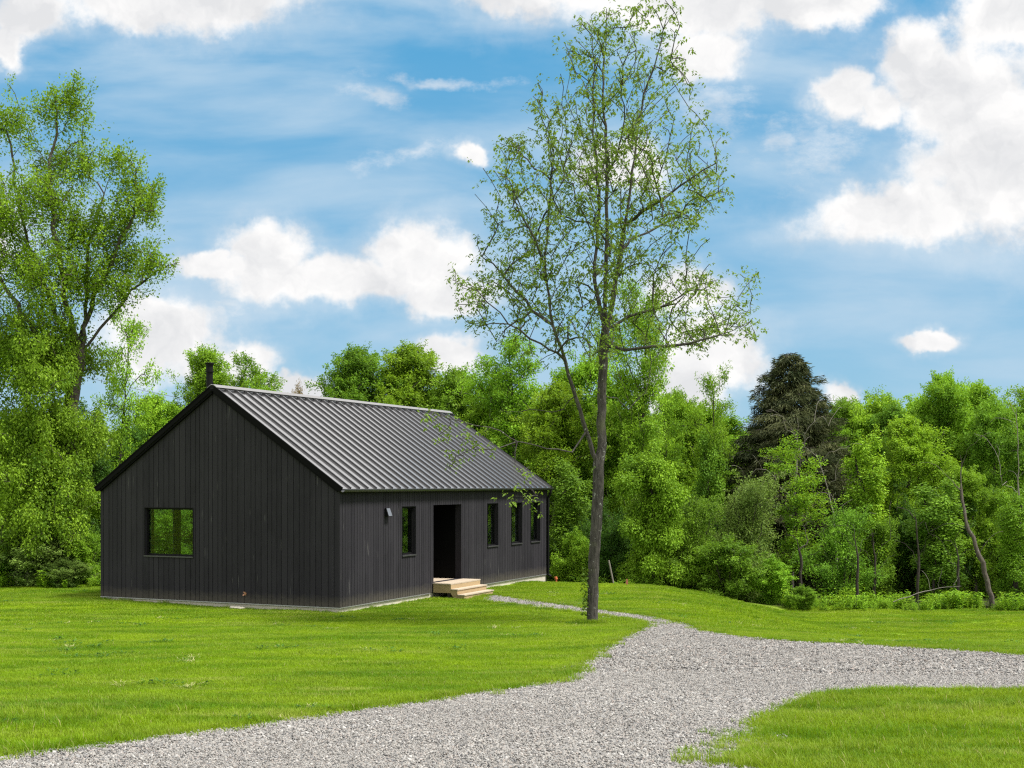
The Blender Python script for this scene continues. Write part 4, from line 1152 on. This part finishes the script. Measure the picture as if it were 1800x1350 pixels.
place(bush, 1275, 42.5, 950, 'full green shrub at the foot of the olive thicket', 'shrub', 170)
place(bush, 1412, 40.8, 1032, 'small low green bush alone at the edge of the lower lawn', 'shrub', 78)
place(bush, 1355, 42.8, 985, 'green shrub beside the small low bush', 'shrub', 110, leaf='leaf_bright')
place(loose, 1480, 44.0, 890, 'loose feathery shrub under the narrow vine-hung tree', 'shrub', 150, leaf='leaf_mid')
# behind the slender tree and the house
place(tall, 895, 56, 572, 'open-crowned ash behind the far end of the roof', width=210, leaf='leaf_bright')
place(tall, 1128, 50, 478, 'tall bright green tree seen through the slender tree', width=175, leaf='leaf_bright')
place(grand, 850, 60, 655, 'leafy green tree filling the gap beside the far ridge end', width=220, leaf='leaf_bright')
place(broad, 1010, 57, 610, 'broad bright tree between the two stems of the slender tree', width=220, leaf='leaf_bright')
place(broad, 1205, 56, 690, 'low bright tree left of the slim vine-clad tree', width=150, leaf='leaf_yellow')
place(maple, 965, 51, 665, 'bright leafy tree just beyond the far corner of the house', width=250, leaf='leaf_yellow')
place(broad, 1055, 52, 700, 'green tree behind the forked trunk', width=190, leaf='leaf_bright')
place(column, 1000, 46.5, 805, 'dark vine column right behind the house corner', width=100, leaf='leaf_mid')
place(bush, 1010, 45.5, 940, 'low shrub beside the downspout corner of the house', 'shrub', 110, leaf='leaf_bright')
place(bush, 1085, 45, 930, 'shrub left of the rounded vine mound', 'shrub', 120, leaf='leaf_deep')
place(maple, 632, 62, 604, 'bushy maple with upright shoots left of the roof ridge middle', width=230, leaf='leaf_mid')
place(maple, 715, 63, 600, 'bushy maple with upright shoots above the roof ridge middle', width=240, leaf='leaf_bright')
place(maple, 800, 61, 640, 'bushy maple with upright shoots near the far ridge end', width=210, leaf='leaf_mid')
place(broad, 668, 58, 690, 'light green rounded tree peeping over the ridge', width=120, leaf='leaf_bright')
place(maple, 345, 58, 606, 'green tree directly behind the stove pipe', width=190, leaf='leaf_bright')
place(tall, 448, 56, 614, 'yellow-green tree right of the stove pipe', width=190, leaf='leaf_bright')
place(maple, 290, 53, 690, 'bright tree left of the stove pipe above the gable slope', width=170, leaf='leaf_bright')
place(airy, 525, 66, 672, 'small reddish tree on the skyline above the near ridge', width=60, leaf='leaf_rust')
place(airy, 205, 46, 528, 'airy young tree against the sky right of the vine-covered tree', width=150, leaf='leaf_yellow')
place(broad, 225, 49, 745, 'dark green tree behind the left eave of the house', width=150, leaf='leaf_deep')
place(column, 165, 44, 700, 'dark vine-wrapped stem beside the vine-covered tree', width=70, leaf='leaf_deep')
place(bush, 70, 38.6, 925, 'pale leafy shrub at the foot of the vine-covered tree', 'shrub', 190, leaf='leaf_grey')
place(bush, 150, 39.0, 935, 'green shrub next to the left corner of the house', 'shrub', 110, leaf='leaf_bright')
place(bush, -10, 38.5, 945, 'shrub cut by the left edge of the picture', 'shrub', 150, leaf='leaf_mid')
place(bush, 118, 37.8, 985, 'low leafy shrub on the lawn edge left of the house', 'shrub', 90, leaf='leaf_grey')
# woods seen through the square window and around the frame
for px, d, tp, wd, lf_ in ((245, 46, 860, 150, 'leaf_mid'), (300, 44, 885, 120, 'leaf_bright'), (200, 45, 880, 120, 'leaf_mid'), (340, 50, 850, 150, 'leaf_deep')):
    place(bush, px, d, tp, 'undergrowth shrub hidden behind the house, glimpsed through the square window', 'shrub', wd, leaf=lf_, group='shrubs behind the house')
for k in range(24):
    px = 975 + k * 40 + PR.uniform(-18, 18); d = PR.uniform(46.5, 51)
    place(PR.choice((bush, loose)), px, d, PR.uniform(850, 935), 'understory shrub deep in the shade of the right-hand woods', 'shrub', PR.uniform(110, 170), leaf=PR.choice(('leaf_deep', 'leaf_deep', 'leaf_mid')), group='understory shrubs in the right-hand woods')  # mostly the dark leaf: shade under the canopy put into the leaf colour
for k in range(34):
    px = -260 + k * 70 + PR.uniform(-22, 22); d = PR.uniform(68, 82)
    place(PR.choice((broad, grand, maple)), px, d, PR.uniform(715, 765), 'far broadleaf tree filling the back of the woods', 'tree', PR.uniform(190, 260), leaf=PR.choice(('leaf_mid', 'leaf_bright', 'leaf_yellow', 'leaf_mid')), group='far trees at the back of the woods')
for k in range(15):
    px = 1010 + k * 58 + PR.uniform(-18, 18)
    if 1290 < px < 1500: continue
    d = PR.uniform(54, 62)
    place(PR.choice((broad, grand, maple)), px, d, PR.uniform(735, 800), 'broadleaf tree in the middle depth of the right-hand woods', 'tree', PR.uniform(150, 200), leaf=PR.choice(('leaf_mid', 'leaf_yellow', 'leaf_bright')), group='trees in the middle of the right-hand woods')
for k in range(26):
    px = (560 + k * 52 if k < 14 else 1470 + (k - 14) * 34) + PR.uniform(-16, 16); d = PR.uniform(57, 67)
    place(PR.choice((broad, grand, maple, tall)), px, d, PR.uniform(672, 745), 'leafy tree in the row behind the first trees of the woods', 'tree', PR.uniform(160, 230), leaf=PR.choice(('leaf_mid', 'leaf_yellow', 'leaf_bright', 'leaf_bright')), group='trees in the second row of the woods')
for px, d, tp in ((1960, 47, 640), (2120, 50, 700), (-160, 42, 560), (-330, 44, 640), (2300, 45, 650)):
    place(grand, px, d, tp, 'broadleaf tree standing beyond the edge of the picture', 'tree', 300, leaf='leaf_mid', group='trees beyond the frame')

# --- dead wood, stakes, cables
def bare(name, label, base, pts, r, seed, twigs=14, mat='palewood', cat='dead tree', spread=.9):
    rng = np.random.default_rng(seed); b = np.array(base, float); sk = Skel(rng); sk.chain([np.array(q, float) - b for q in pts], -1, .3, .02)
    P_ = np.array(sk.p); k = len(P_); tips = []
    for _ in range(twigs):
        q = P_[rng.integers(int(k * .45), k)]; tips.append(q + np.array([rng.normal(0, spread), rng.normal(0, spread * .6), abs(rng.normal(.5, .4))]))
    if tips: sk.grow(np.array(tips), up=1.0, step=.2, jit=.02, frm=2)
    V, Fc = sk.mesh(sk.radii(.006, r, 2.2, 1.7)); o = link(name, np_mesh(name, V, Fc, M[mat], smooth=True)); o.location = b
    return tag(o, label, cat)
def gp(px, d, dz=0): x = (px - 900) * d / F; return (x, d, float(H(x, d)) + dz)
bare('dead_leaning_tree', 'grey dead trunk leaning to the left against the green trees', gp(1748, 41.2, -.1), [gp(1748, 41.2, -.1), at(1735, 1020, 41.3), at(1715, 960, 41.5), at(1698, 915, 41.7), at(1691, 880, 42.0), at(1688, 800, 42.4)], .085, 4, 6, 'bark')
bare('dead_tree', 'bare pale dead tree top at the right edge against the trees', gp(1795, 46), [gp(1795, 46), at(1792, 900, 46), at(1790, 780, 46), at(1786, 715, 46)], .045, 5, 12, 'palewood')
bare('dead_tree', 'bare grey twigs in front of the lower dark spruce', gp(1392, 47.5), [gp(1392, 47.5), at(1396, 900, 47.5), at(1400, 800, 47.5), at(1402, 735, 47.5)], .06, 6, 26, 'palewood', spread=1.0)
bare('dead_tree', 'leafless thin tree leaning over the olive thicket', gp(1475, 46.5), [gp(1475, 46.5), at(1465, 900, 46.5), at(1440, 800, 46.5)], .05, 7, 20, 'palewood', spread=1.0)
for px, d, tp, lb in ((1505, 42.4, 945, 'dark thin trunk left of the pale fallen branches'), (1536, 43.5, 930, 'dark upright trunk in the shade under the deep green tree'), (1612, 42.6, 900, 'slim bare stem behind the fallen branches'), (1682, 43, 950, 'dark stem just left of the leaning dead trunk'), (1640, 44, 960, 'thin dark stem under the drape of green vines'), (1405, 43, 950, 'dark trunk above the small low bush')):
    bare('tree_stem', lb, gp(px, d), [gp(px, d), at(px + 3, 980, d), at(px - 4, tp, d)], .05, px, 9, 'bark_dark', 'tree trunk', .6)
bare('fallen_branch', 'thin pale fallen branch lying across the foot of the shaded woods', gp(1570, 41.8, .3), [gp(1570, 41.8, .3), at(1612, 1043, 41.8), at(1650, 1034, 41.9), at(1690, 1030, 42)], .016, 12, 7, 'palewood', 'branch', .4)
mb = MB(); b = gp(1083, 42.3, -.2); tp_ = at(1070, 985, 42.3); mb.tube([(0, 0, 0), tuple(np.array(tp_) - np.array(b))], .03, 8); o = mb.build('leaning_pole', M['palewood']); o.location = b
tag(o, 'thin pale pole leaning at the woods edge right of the slender tree', 'pole')
mb = MB(); b = gp(1102, 40.0, -.1); mb.hexa([(-.035, -.012, 0), (.035, -.012, 0), (.035, .012, 0), (-.035, .012, 0), (-.035, -.012, .26), (.035, -.012, .26), (.035, .012, .26), (-.035, .012, .26)]); mb.hexa([(-.036, -.014, .261), (.036, -.014, .261), (.036, .014, .261), (-.036, .014, .261), (-.012, -.013, .30), (.012, -.013, .30), (.012, .013, .30), (-.012, .013, .30)]); o = mb.build('survey_stake', M['stake']); o.location = b
tag(o, 'short reddish survey stake on the crest of the lawn', 'stake')
mb = MB(); b = gp(975, 43.2, -.1); mb.tube([(0, 0, 0), (.04, 0, .18), (.055, 0, .40)], [.05, .045, .03], 10); mb.tube([(.055, 0, .41), (.03, 0, .50)], [.055, .05], 10); o = mb.build('drain_pipe', M['orange']); o.location = b
tag(o, 'short orange pipe sticking up beside the downspout corner', 'pipe')
# splash stones below the hose tap
for k, (sx, sy) in enumerate(((-2.95, -.22), (-2.78, -.26), (-3.12, -.20))):
    rs_ = random.Random(k); bm = bmesh.new(); bmesh.ops.create_icosphere(bm, subdivisions=2, radius=.1)
    for v in bm.verts: v.co = Vector((v.co.x * rs_.uniform(1.0, 1.25), v.co.y * .7, v.co.z * .35)) * (1 + .12 * rs_.uniform(-1, 1))
    me = bpy.data.meshes.new('flat_stone'); bm.to_mesh(me); bm.free(); me.materials.append(M['concrete']); o = link('flat_stone', me)
    wx, wy = h2w(sx, sy); o.location = (wx, wy, float(H(wx, wy)) + .035); o.rotation_euler = (0, 0, k * 1.1)
    tag(o, 'small pale flat stone lying in the grass below the hose tap', 'stone', 'flat stones below the hose tap')
def cable(label, a, b, sag):
    a, b = np.array(a), np.array(b); pts = [a + (b - a) * t_ - np.array([0, 0, sag * 4 * t_ * (1 - t_)]) for t_ in np.linspace(0, 1, 25)]
    o = MB(); o.tube([tuple(q - a) for q in pts], .011, 6); o = o.build('power_cable', M['cable']); o.location = tuple(a); tag(o, label, 'cable')
cable('upper thin power cable crossing the left trees', at(-420, 480, 43), at(640, 735, 75), 1.2)
cable('lower thin power cable crossing the left trees', at(-420, 640, 43), at(640, 820, 75), 1.2)
# a pale shed glimpsed through the trees beyond the house
sh = tag(empty('white_shed', gp(1020, 62)), 'small white shed glimpsed through the trees beyond the house', 'shed')
mb = MB(); mb.box((-1.6, 0, -.2), (1.6, 3, 2.3)); mb.build('wall', M['white'], sh)
mb = MB(); mb.hexa([(-1.8, -.2, 2.31), (0, -.2, 3.2), (0, 3.2, 3.2), (-1.8, 3.2, 2.31), (-1.8, -.2, 2.40), (0, -.2, 3.29), (0, 3.2, 3.29), (-1.8, 3.2, 2.40)]); mb.hexa([(0.001, -.2, 3.2), (1.8, -.2, 2.31), (1.8, 3.2, 2.31), (0.001, 3.2, 3.2), (0.001, -.2, 3.29), (1.8, -.2, 2.40), (1.8, 3.2, 2.40), (0.001, 3.2, 3.29)]); mb.build('roof', M['cap'], sh)
mb = MB(); mb.box((-.45, -.04, -.1), (.45, -.003, 1.95)); mb.build('door', M['cap'], sh)

# ------------------------------------------------------------------ grass and gravel: countless, scattered with geometry nodes
def scatter(name, pts, rot, sc, idx, protos, label, cat):
    col = bpy.data.collections.new(name + '_pieces')
    for p in protos: col.objects.link(p)
    me = bpy.data.meshes.new(name); me.vertices.add(len(pts)); me.vertices.foreach_set('co', np.asarray(pts, np.float32).ravel())
    for k, a in (('rotz', rot), ('size', sc)):
        q = me.attributes.new(k, 'FLOAT', 'POINT'); q.data.foreach_set('value', np.asarray(a, np.float32))
    q = me.attributes.new('pick', 'INT', 'POINT'); q.data.foreach_set('value', np.asarray(idx, np.int32))
    o = link(name, me)
    g = bpy.data.node_groups.new(name + '_scatter', 'GeometryNodeTree')
    g.interface.new_socket('Geometry', in_out='INPUT', socket_type='NodeSocketGeometry'); g.interface.new_socket('Geometry', in_out='OUTPUT', socket_type='NodeSocketGeometry')
    gi = g.nodes.new('NodeGroupInput'); go = g.nodes.new('NodeGroupOutput')
    ci = g.nodes.new('GeometryNodeCollectionInfo'); ci.inputs[0].default_value = col; ci.inputs[1].default_value = True; ci.inputs[2].default_value = True
    iop = g.nodes.new('GeometryNodeInstanceOnPoints'); iop.inputs['Pick Instance'].default_value = True
    def attr(nm, typ):
        n = g.nodes.new('GeometryNodeInputNamedAttribute'); n.data_type = typ; n.inputs[0].default_value = nm; return n.outputs[0]
    cx = g.nodes.new('ShaderNodeCombineXYZ'); g.links.new(attr('rotz', 'FLOAT'), cx.inputs[2])
    er = g.nodes.new('FunctionNodeEulerToRotation'); g.links.new(cx.outputs[0], er.inputs[0])
    g.links.new(gi.outputs[0], iop.inputs['Points']); g.links.new(ci.outputs[0], iop.inputs['Instance']); g.links.new(attr('pick', 'INT'), iop.inputs['Instance Index'])
    g.links.new(er.outputs[0], iop.inputs['Rotation']); g.links.new(attr('size', 'FLOAT'), iop.inputs['Scale'])
    g.links.new(iop.outputs[0], go.inputs[0])
    md = o.modifiers.new('scatter', 'NODES'); md.node_group = g
    return tag(o, label, cat, kind='stuff')

def proto_obj(name, me): return bpy.data.objects.new(name, me)

def grass_clump(seed, rad, n, hmin, hmax, wd):
    rng = np.random.default_rng(seed)
    a = rng.random(n) * 6.28; q = rad * np.sqrt(rng.random(n)); C = np.stack([q * np.cos(a), q * np.sin(a), np.full(n, -.01)], 1)
    h = rng.uniform(hmin, hmax, n); la = rng.random(n) * 6.28; ln = rng.uniform(.1, .75, n) * h
    d = np.stack([np.cos(la), np.sin(la), np.zeros(n)], 1); s = np.stack([-np.sin(la), np.cos(la), np.zeros(n)], 1)
    tw = rng.random(n)[:, None] * 1.2 - .6; s = unit(s + d * tw)
    W_ = (wd * rng.uniform(.6, 1.2, n))[:, None]
    mid = C + d * (ln * .3)[:, None] + np.array([0, 0, 1]) * (h * .62)[:, None]
    tip = C + d * ln[:, None] + np.array([0, 0, 1]) * h[:, None]
    V = np.stack([C - s * W_ * .5, C + s * W_ * .5, mid + s * W_ * .4, mid - s * W_ * .4, tip], 1).reshape(-1, 3)
    k = np.arange(n)[:, None] * 5
    t = rng.random(n)
    return np_mesh('clump', V, [k + np.array([0, 1, 2, 3]), k + np.array([3, 2, 4])], M['grass'], {'tone': np.repeat(t, 5)})

rng = np.random.default_rng(77)
hx = np.array([(-WD - .05, -.05), (.05, -.05), (.05, LG + .05), (-WD - .05, LG + .05)]); house_poly = np.array([h2w(*q) for q in hx])
step_poly = np.array([h2w(*q) for q in ((0, 4.75), (1.05, 4.75), (1.05, 6.75), (0, 6.75))])
protos = [proto_obj('grass_tuft', grass_clump(200 + k, .17, 170, .025, .060, .0055)) for k in range(4)]
protos += [proto_obj('grass_tuft', grass_clump(210 + k, .30, 230, .025, .060, .011)) for k in range(3)]
protos += [proto_obj('grass_tuft', grass_clump(220 + k, .10, 70, .05, .12, .0055)) for k in range(3)]
def rosette(seed, dry):
    rng = np.random.default_rng(seed); n = 26 if dry else 16; a = rng.random(n) * 6.28
    C = np.c_[np.cos(a) * .03 + rng.normal(0, .05, n), np.sin(a) * .03 + rng.normal(0, .05, n), rng.uniform(.01, .045, n)]; A = np.c_[np.cos(a), np.sin(a), rng.uniform(.15, .9, n)]; N = np.c_[-np.cos(a) * .3, -np.sin(a) * .3, np.ones(n)]
    return leaves_mesh('rosette', C, A, N, rng.uniform(.05, .10, n), np.full(n, .007 if dry else .030), M['dry_grass' if dry else 'leaf_deep'], rng.random(n))
protos += [proto_obj('grass_tuft', rosette(230 + k, k < 1)) for k in range(4)]
G, GR, GS, GI = [], [], [], []
def candidates(y0, y1, sp, marg=1.22):
    ys = np.arange(y0, y1, sp); P_ = []
    for y in ys:
        hw = .41 * y * marg + .6; xs = np.arange(-hw, hw, sp); P_.append(np.stack([xs, np.full(len(xs), y)], 1))
    P_ = np.concatenate(P_); return P_ + rng.uniform(-.5, .5, P_.shape) * sp
def lawn_ok(P_, soft=.05):
    x, y = P_[:, 0], P_[:, 1]; ins = inside(dp, x, y); ed = edge_dist(dp, x, y)
    ok = (~ins) | (ed < soft * rng.random(len(x)))
    sx = 900 + F * x / y; sy = HZ + F * (CZ - H(x, y)) / y      # the worn, thin-grassed spot at the tip of the island
    ok &= ~inside(house_poly, x, y) & ~inside(step_poly, x, y)
    return ok, np.where(ins, 0, ed)
for y0, y1, sp, ids, so_ in ((8.0, 17.0, .105, (0, 4), .06), (17.0, 27.0, .155, (0, 4), .06), (27.0, 43.2, .26, (4, 7), .06)):
    P_ = candidates(y0, y1, sp); ok, ed = lawn_ok(P_, so_); P_ = P_[ok]; ed = ed[ok]
    wood_edge = 41.4 + .9 * np.sin(P_[:, 0] * 1.3) - np.where(P_[:, 0] < -6, 3.2, 0); P_, ed = P_[P_[:, 1] < wood_edge], ed[P_[:, 1] < wood_edge]
    n = len(P_); G.append(np.c_[P_, H(P_[:, 0], P_[:, 1])]); GR.append(rng.random(n) * 6.28)
    pn = .5 + .25 * (np.sin(P_[:, 0] * 2.1 + 1.3 * np.sin(P_[:, 1] * 1.7)) + np.sin(P_[:, 1] * 3.3 + 1.1 * np.sin(P_[:, 0] * 1.1)))
    GS.append(rng.uniform(.6, 1.2, n) * (.75 + .55 * pn) * (1 + .25 * np.exp(-ed / .25))); GI.append(rng.integers(ids[0], ids[1], n))
# taller fringe along the gravel and the foundation
fr_pts = []
for poly, offn, cnt, clo in ((dp, .05, 5200, .10), (house_poly, .10, 260, .05)):
    seg = np.roll(poly, -1, 0) - poly; L = np.linalg.norm(seg, axis=1); c = np.r_[0, np.cumsum(L)]
    t = rng.random(cnt) * c[-1]; i = np.clip(np.searchsorted(c, t) - 1, 0, len(L) - 1); f = (t - c[i]) / L[i]
    fr_pts.append(poly[i] + seg[i] * f[:, None] + rng.normal(0, clo, (cnt, 2)))
fr_pts = np.concatenate(fr_pts); x, y = fr_pts.T
ok = (y > 8) & (y < 44) & (np.abs(x) < .5 * y + 1) & ~inside(house_poly, x, y) & ~inside(step_poly, x, y) & ((~inside(dp, x, y)) | (rng.random(len(x)) < .12))
fr_pts = fr_pts[ok]; n = len(fr_pts); G.append(np.c_[fr_pts, H(fr_pts[:, 0], fr_pts[:, 1])]); GR.append(rng.random(n) * 6.28); GS.append(rng.uniform(.5, 1.0, n)); GI.append(rng.integers(7, 10, n))
# sparse grass creeping into the gravel at the island's tip
tipc = np.array([ground_at(np.clip(1345 - abs(rng.normal(0, 52)), 1200, 1350), 1290 + 62 * rng.random() ** .6) for _ in range(150)])
n = len(tipc); G.append(np.c_[tipc, H(tipc[:, 0], tipc[:, 1])]); GR.append(rng.random(n) * 6.28); GS.append(rng.uniform(.4, 1.0, n)); GI.append(rng.integers(7, 10, n))
isl_t = candidates(8.0, 16.0, .30); ok = ((isl_t[:, 0] > 1.0) | (isl_t[:, 1] < 13)) & ~inside(dp, isl_t[:, 0], isl_t[:, 1]); isl_t = isl_t[ok]; isl_t = np.concatenate([isl_t, isl_t + rng.normal(0, .1, isl_t.shape)]); isl_t = isl_t[~inside(dp, isl_t[:, 0], isl_t[:, 1])]; isl_t = isl_t[rng.random(len(isl_t)) < .8]
n = len(isl_t); G.append(np.c_[isl_t, H(isl_t[:, 0], isl_t[:, 1])]); GR.append(rng.random(n) * 6.28); GS.append(rng.uniform(.7, 1.2, n)); GI.append(rng.integers(7, 10, n))
tb = np.array([1.75, 27.5]) + unit(rng.normal(0, 1, (46, 2))) * rng.uniform(.13, .36, (46, 1)); n = len(tb); G.append(np.c_[tb, H(tb[:, 0], tb[:, 1])]); GR.append(rng.random(n) * 6.28); GS.append(rng.uniform(.7, 1.5, n)); GI.append(rng.integers(7, 10, n))
cl = candidates(8.5, 40, 1.5); cl = cl[~inside(dp, cl[:, 0], cl[:, 1]) & ~inside(house_poly, cl[:, 0], cl[:, 1])]; cl = cl[rng.random(len(cl)) < .33]
wd = np.repeat(cl, 5, 0) + rng.normal(0, .22, (len(cl) * 5, 2)); wd = wd[~inside(dp, wd[:, 0], wd[:, 1]) & ~inside(house_poly, wd[:, 0], wd[:, 1]) & ~inside(step_poly, wd[:, 0], wd[:, 1]) & (wd[:, 1] < 38)]
n = len(wd); G.append(np.c_[wd, H(wd[:, 0], wd[:, 1])]); GR.append(rng.random(n) * 6.28); GS.append(rng.uniform(.6, 1.1, n)); GI.append(rng.integers(10, 14, n))
G = np.concatenate(G)
scatter('grass', G, np.concatenate(GR), np.concatenate(GS), np.concatenate(GI), protos, 'short mown green grass covering the lawn around house and drive', 'grass')
print('grass clumps', len(G))

def pebbles(seed, rad, n, smin, smax):
    rng = np.random.default_rng(seed); bm = bmesh.new(); bmesh.ops.create_icosphere(bm, subdivisions=1, radius=1)
    bv = np.array([v.co[:] for v in bm.verts]); bf = np.array([[v.index for v in f.verts] for f in bm.faces]); bm.free()
    V, Fc, T = [], [], []
    for k in range(n):
        a = rng.random() * 6.28; q = rad * math.sqrt(rng.random()); s = rng.uniform(smin, smax) * (1.5 if rng.random() < .06 else 1)
        v = bv * (1 + rng.normal(0, .14, (len(bv), 1))) * np.array([1, rng.uniform(.6, .95), rng.uniform(.45, .8)]) * s * .5
        e = rng.normal(0, .35, 2); c, s_ = math.cos(a * 3), math.sin(a * 3); v = v @ np.array([[c, -s_, 0], [s_, c, 0], [0, 0, 1]]); v[:, 2] += v[:, 0] * e[0] + v[:, 1] * e[1]
        V.append(v + np.array([q * math.cos(a), q * math.sin(a), s * .18 + rng.uniform(-.002, .006)])); Fc.append(bf + k * len(bv)); T += [rng.random()] * len(bv)
    return np_mesh('pebbles', np.concatenate(V), np.concatenate(Fc), M['stone'], {'tone': T})
protos = [proto_obj('gravel_handful', pebbles(300 + k, .15, 150, .008, .026)) for k in range(5)] + [proto_obj('gravel_handful', pebbles(310 + k, .25, 150, .015, .034)) for k in range(4)]
G, GI = [], []
for y0, y1, sp, ids in ((8.0, 16.5, .15, (0, 5)), (16.5, 36, .27, (5, 9))):
    P_ = candidates(y0, y1, sp); x, y = P_.T; ed = edge_dist(dp, x, y); ok = inside(dp, x, y) & (ed > .05) | ((ed < .08) & (rng.random(len(x)) < .15)); ok &= ~inside(step_poly, x, y); P_ = P_[ok]
    G.append(np.c_[P_, H(P_[:, 0], P_[:, 1]) + .006]); GI.append(rng.integers(*ids, len(P_)))
G = np.concatenate(G); n = len(G)
gsz = .5 + .25 * (np.sin(G[:, 0] * 1.3 + 1.1 * np.sin(G[:, 1] * .9)) + np.sin(G[:, 1] * 1.9 + np.sin(G[:, 0] * .8)))
scatter('gravel', G, rng.random(n) * 6.28, rng.uniform(.85, 1.1, n) * (.78 + .42 * gsz), np.concatenate(GI), protos, 'loose crushed grey stones covering the driveway and path', 'gravel')
print('gravel', n)

# weeds along the foot of the woods
def weed(seed, h, n):
    rng = np.random.default_rng(seed); k = 9; C, A, N = [], [], []
    for _ in range(k):
        b = rng.normal(0, .10, 2); ln = rng.normal(0, .22, 2)
        for f in np.linspace(.1, 1, n):
            a = rng.random() * 6.28; C.append([b[0] + ln[0] * f * h, b[1] + ln[1] * f * h, h * f * rng.uniform(.75, 1.05)]); A.append([math.cos(a), math.sin(a), rng.uniform(-.3, .9)]); N.append([-.4 * math.cos(a), -.4 * math.sin(a), 1])
    C, A, N = map(np.array, (C, A, N)); m = len(C); g = rng.uniform(.7, 1.3, m)
    return leaves_mesh('weed', C, A, N, .13 * g, .05 * g, M['leaf_bright'], rng.random(m))
protos = [proto_obj('weed', weed(400 + k, rng.uniform(.35, .8), 12)) for k in range(4)]
n = 1700; px = np.r_[rng.uniform(1380, 1850, 1000), rng.uniform(980, 1400, 400), rng.uniform(-120, 185, 300)]
dd = np.r_[40.3 + 3.4 * rng.random(1000) ** .8, rng.uniform(42.6, 45, 400), rng.uniform(37.4, 39.5, 300)]
x = (px - 900) * dd / F
pat = np.clip(.5 + .35 * np.sin(x * 2.3 + 2 * np.sin(dd * 1.9)) + .3 * np.sin(x * .83 + 1.4 * dd), 0, 1); keep = rng.random(n) < .10 + .75 * pat ** 1.6; x, dd, pat = x[keep], dd[keep], pat[keep]; n = len(x)
scatter('undergrowth', np.c_[x, dd, H(x, dd)], rng.random(n) * 6.28, rng.uniform(.2, .75, n) * (.35 + 1.15 * pat), rng.integers(0, 4, n), protos, 'leafy weeds growing along the foot of the woods', 'undergrowth')
for k in ('h0', 'r0'):
    for o in bpy.data.objects:
        if k in o.keys(): del o[k]
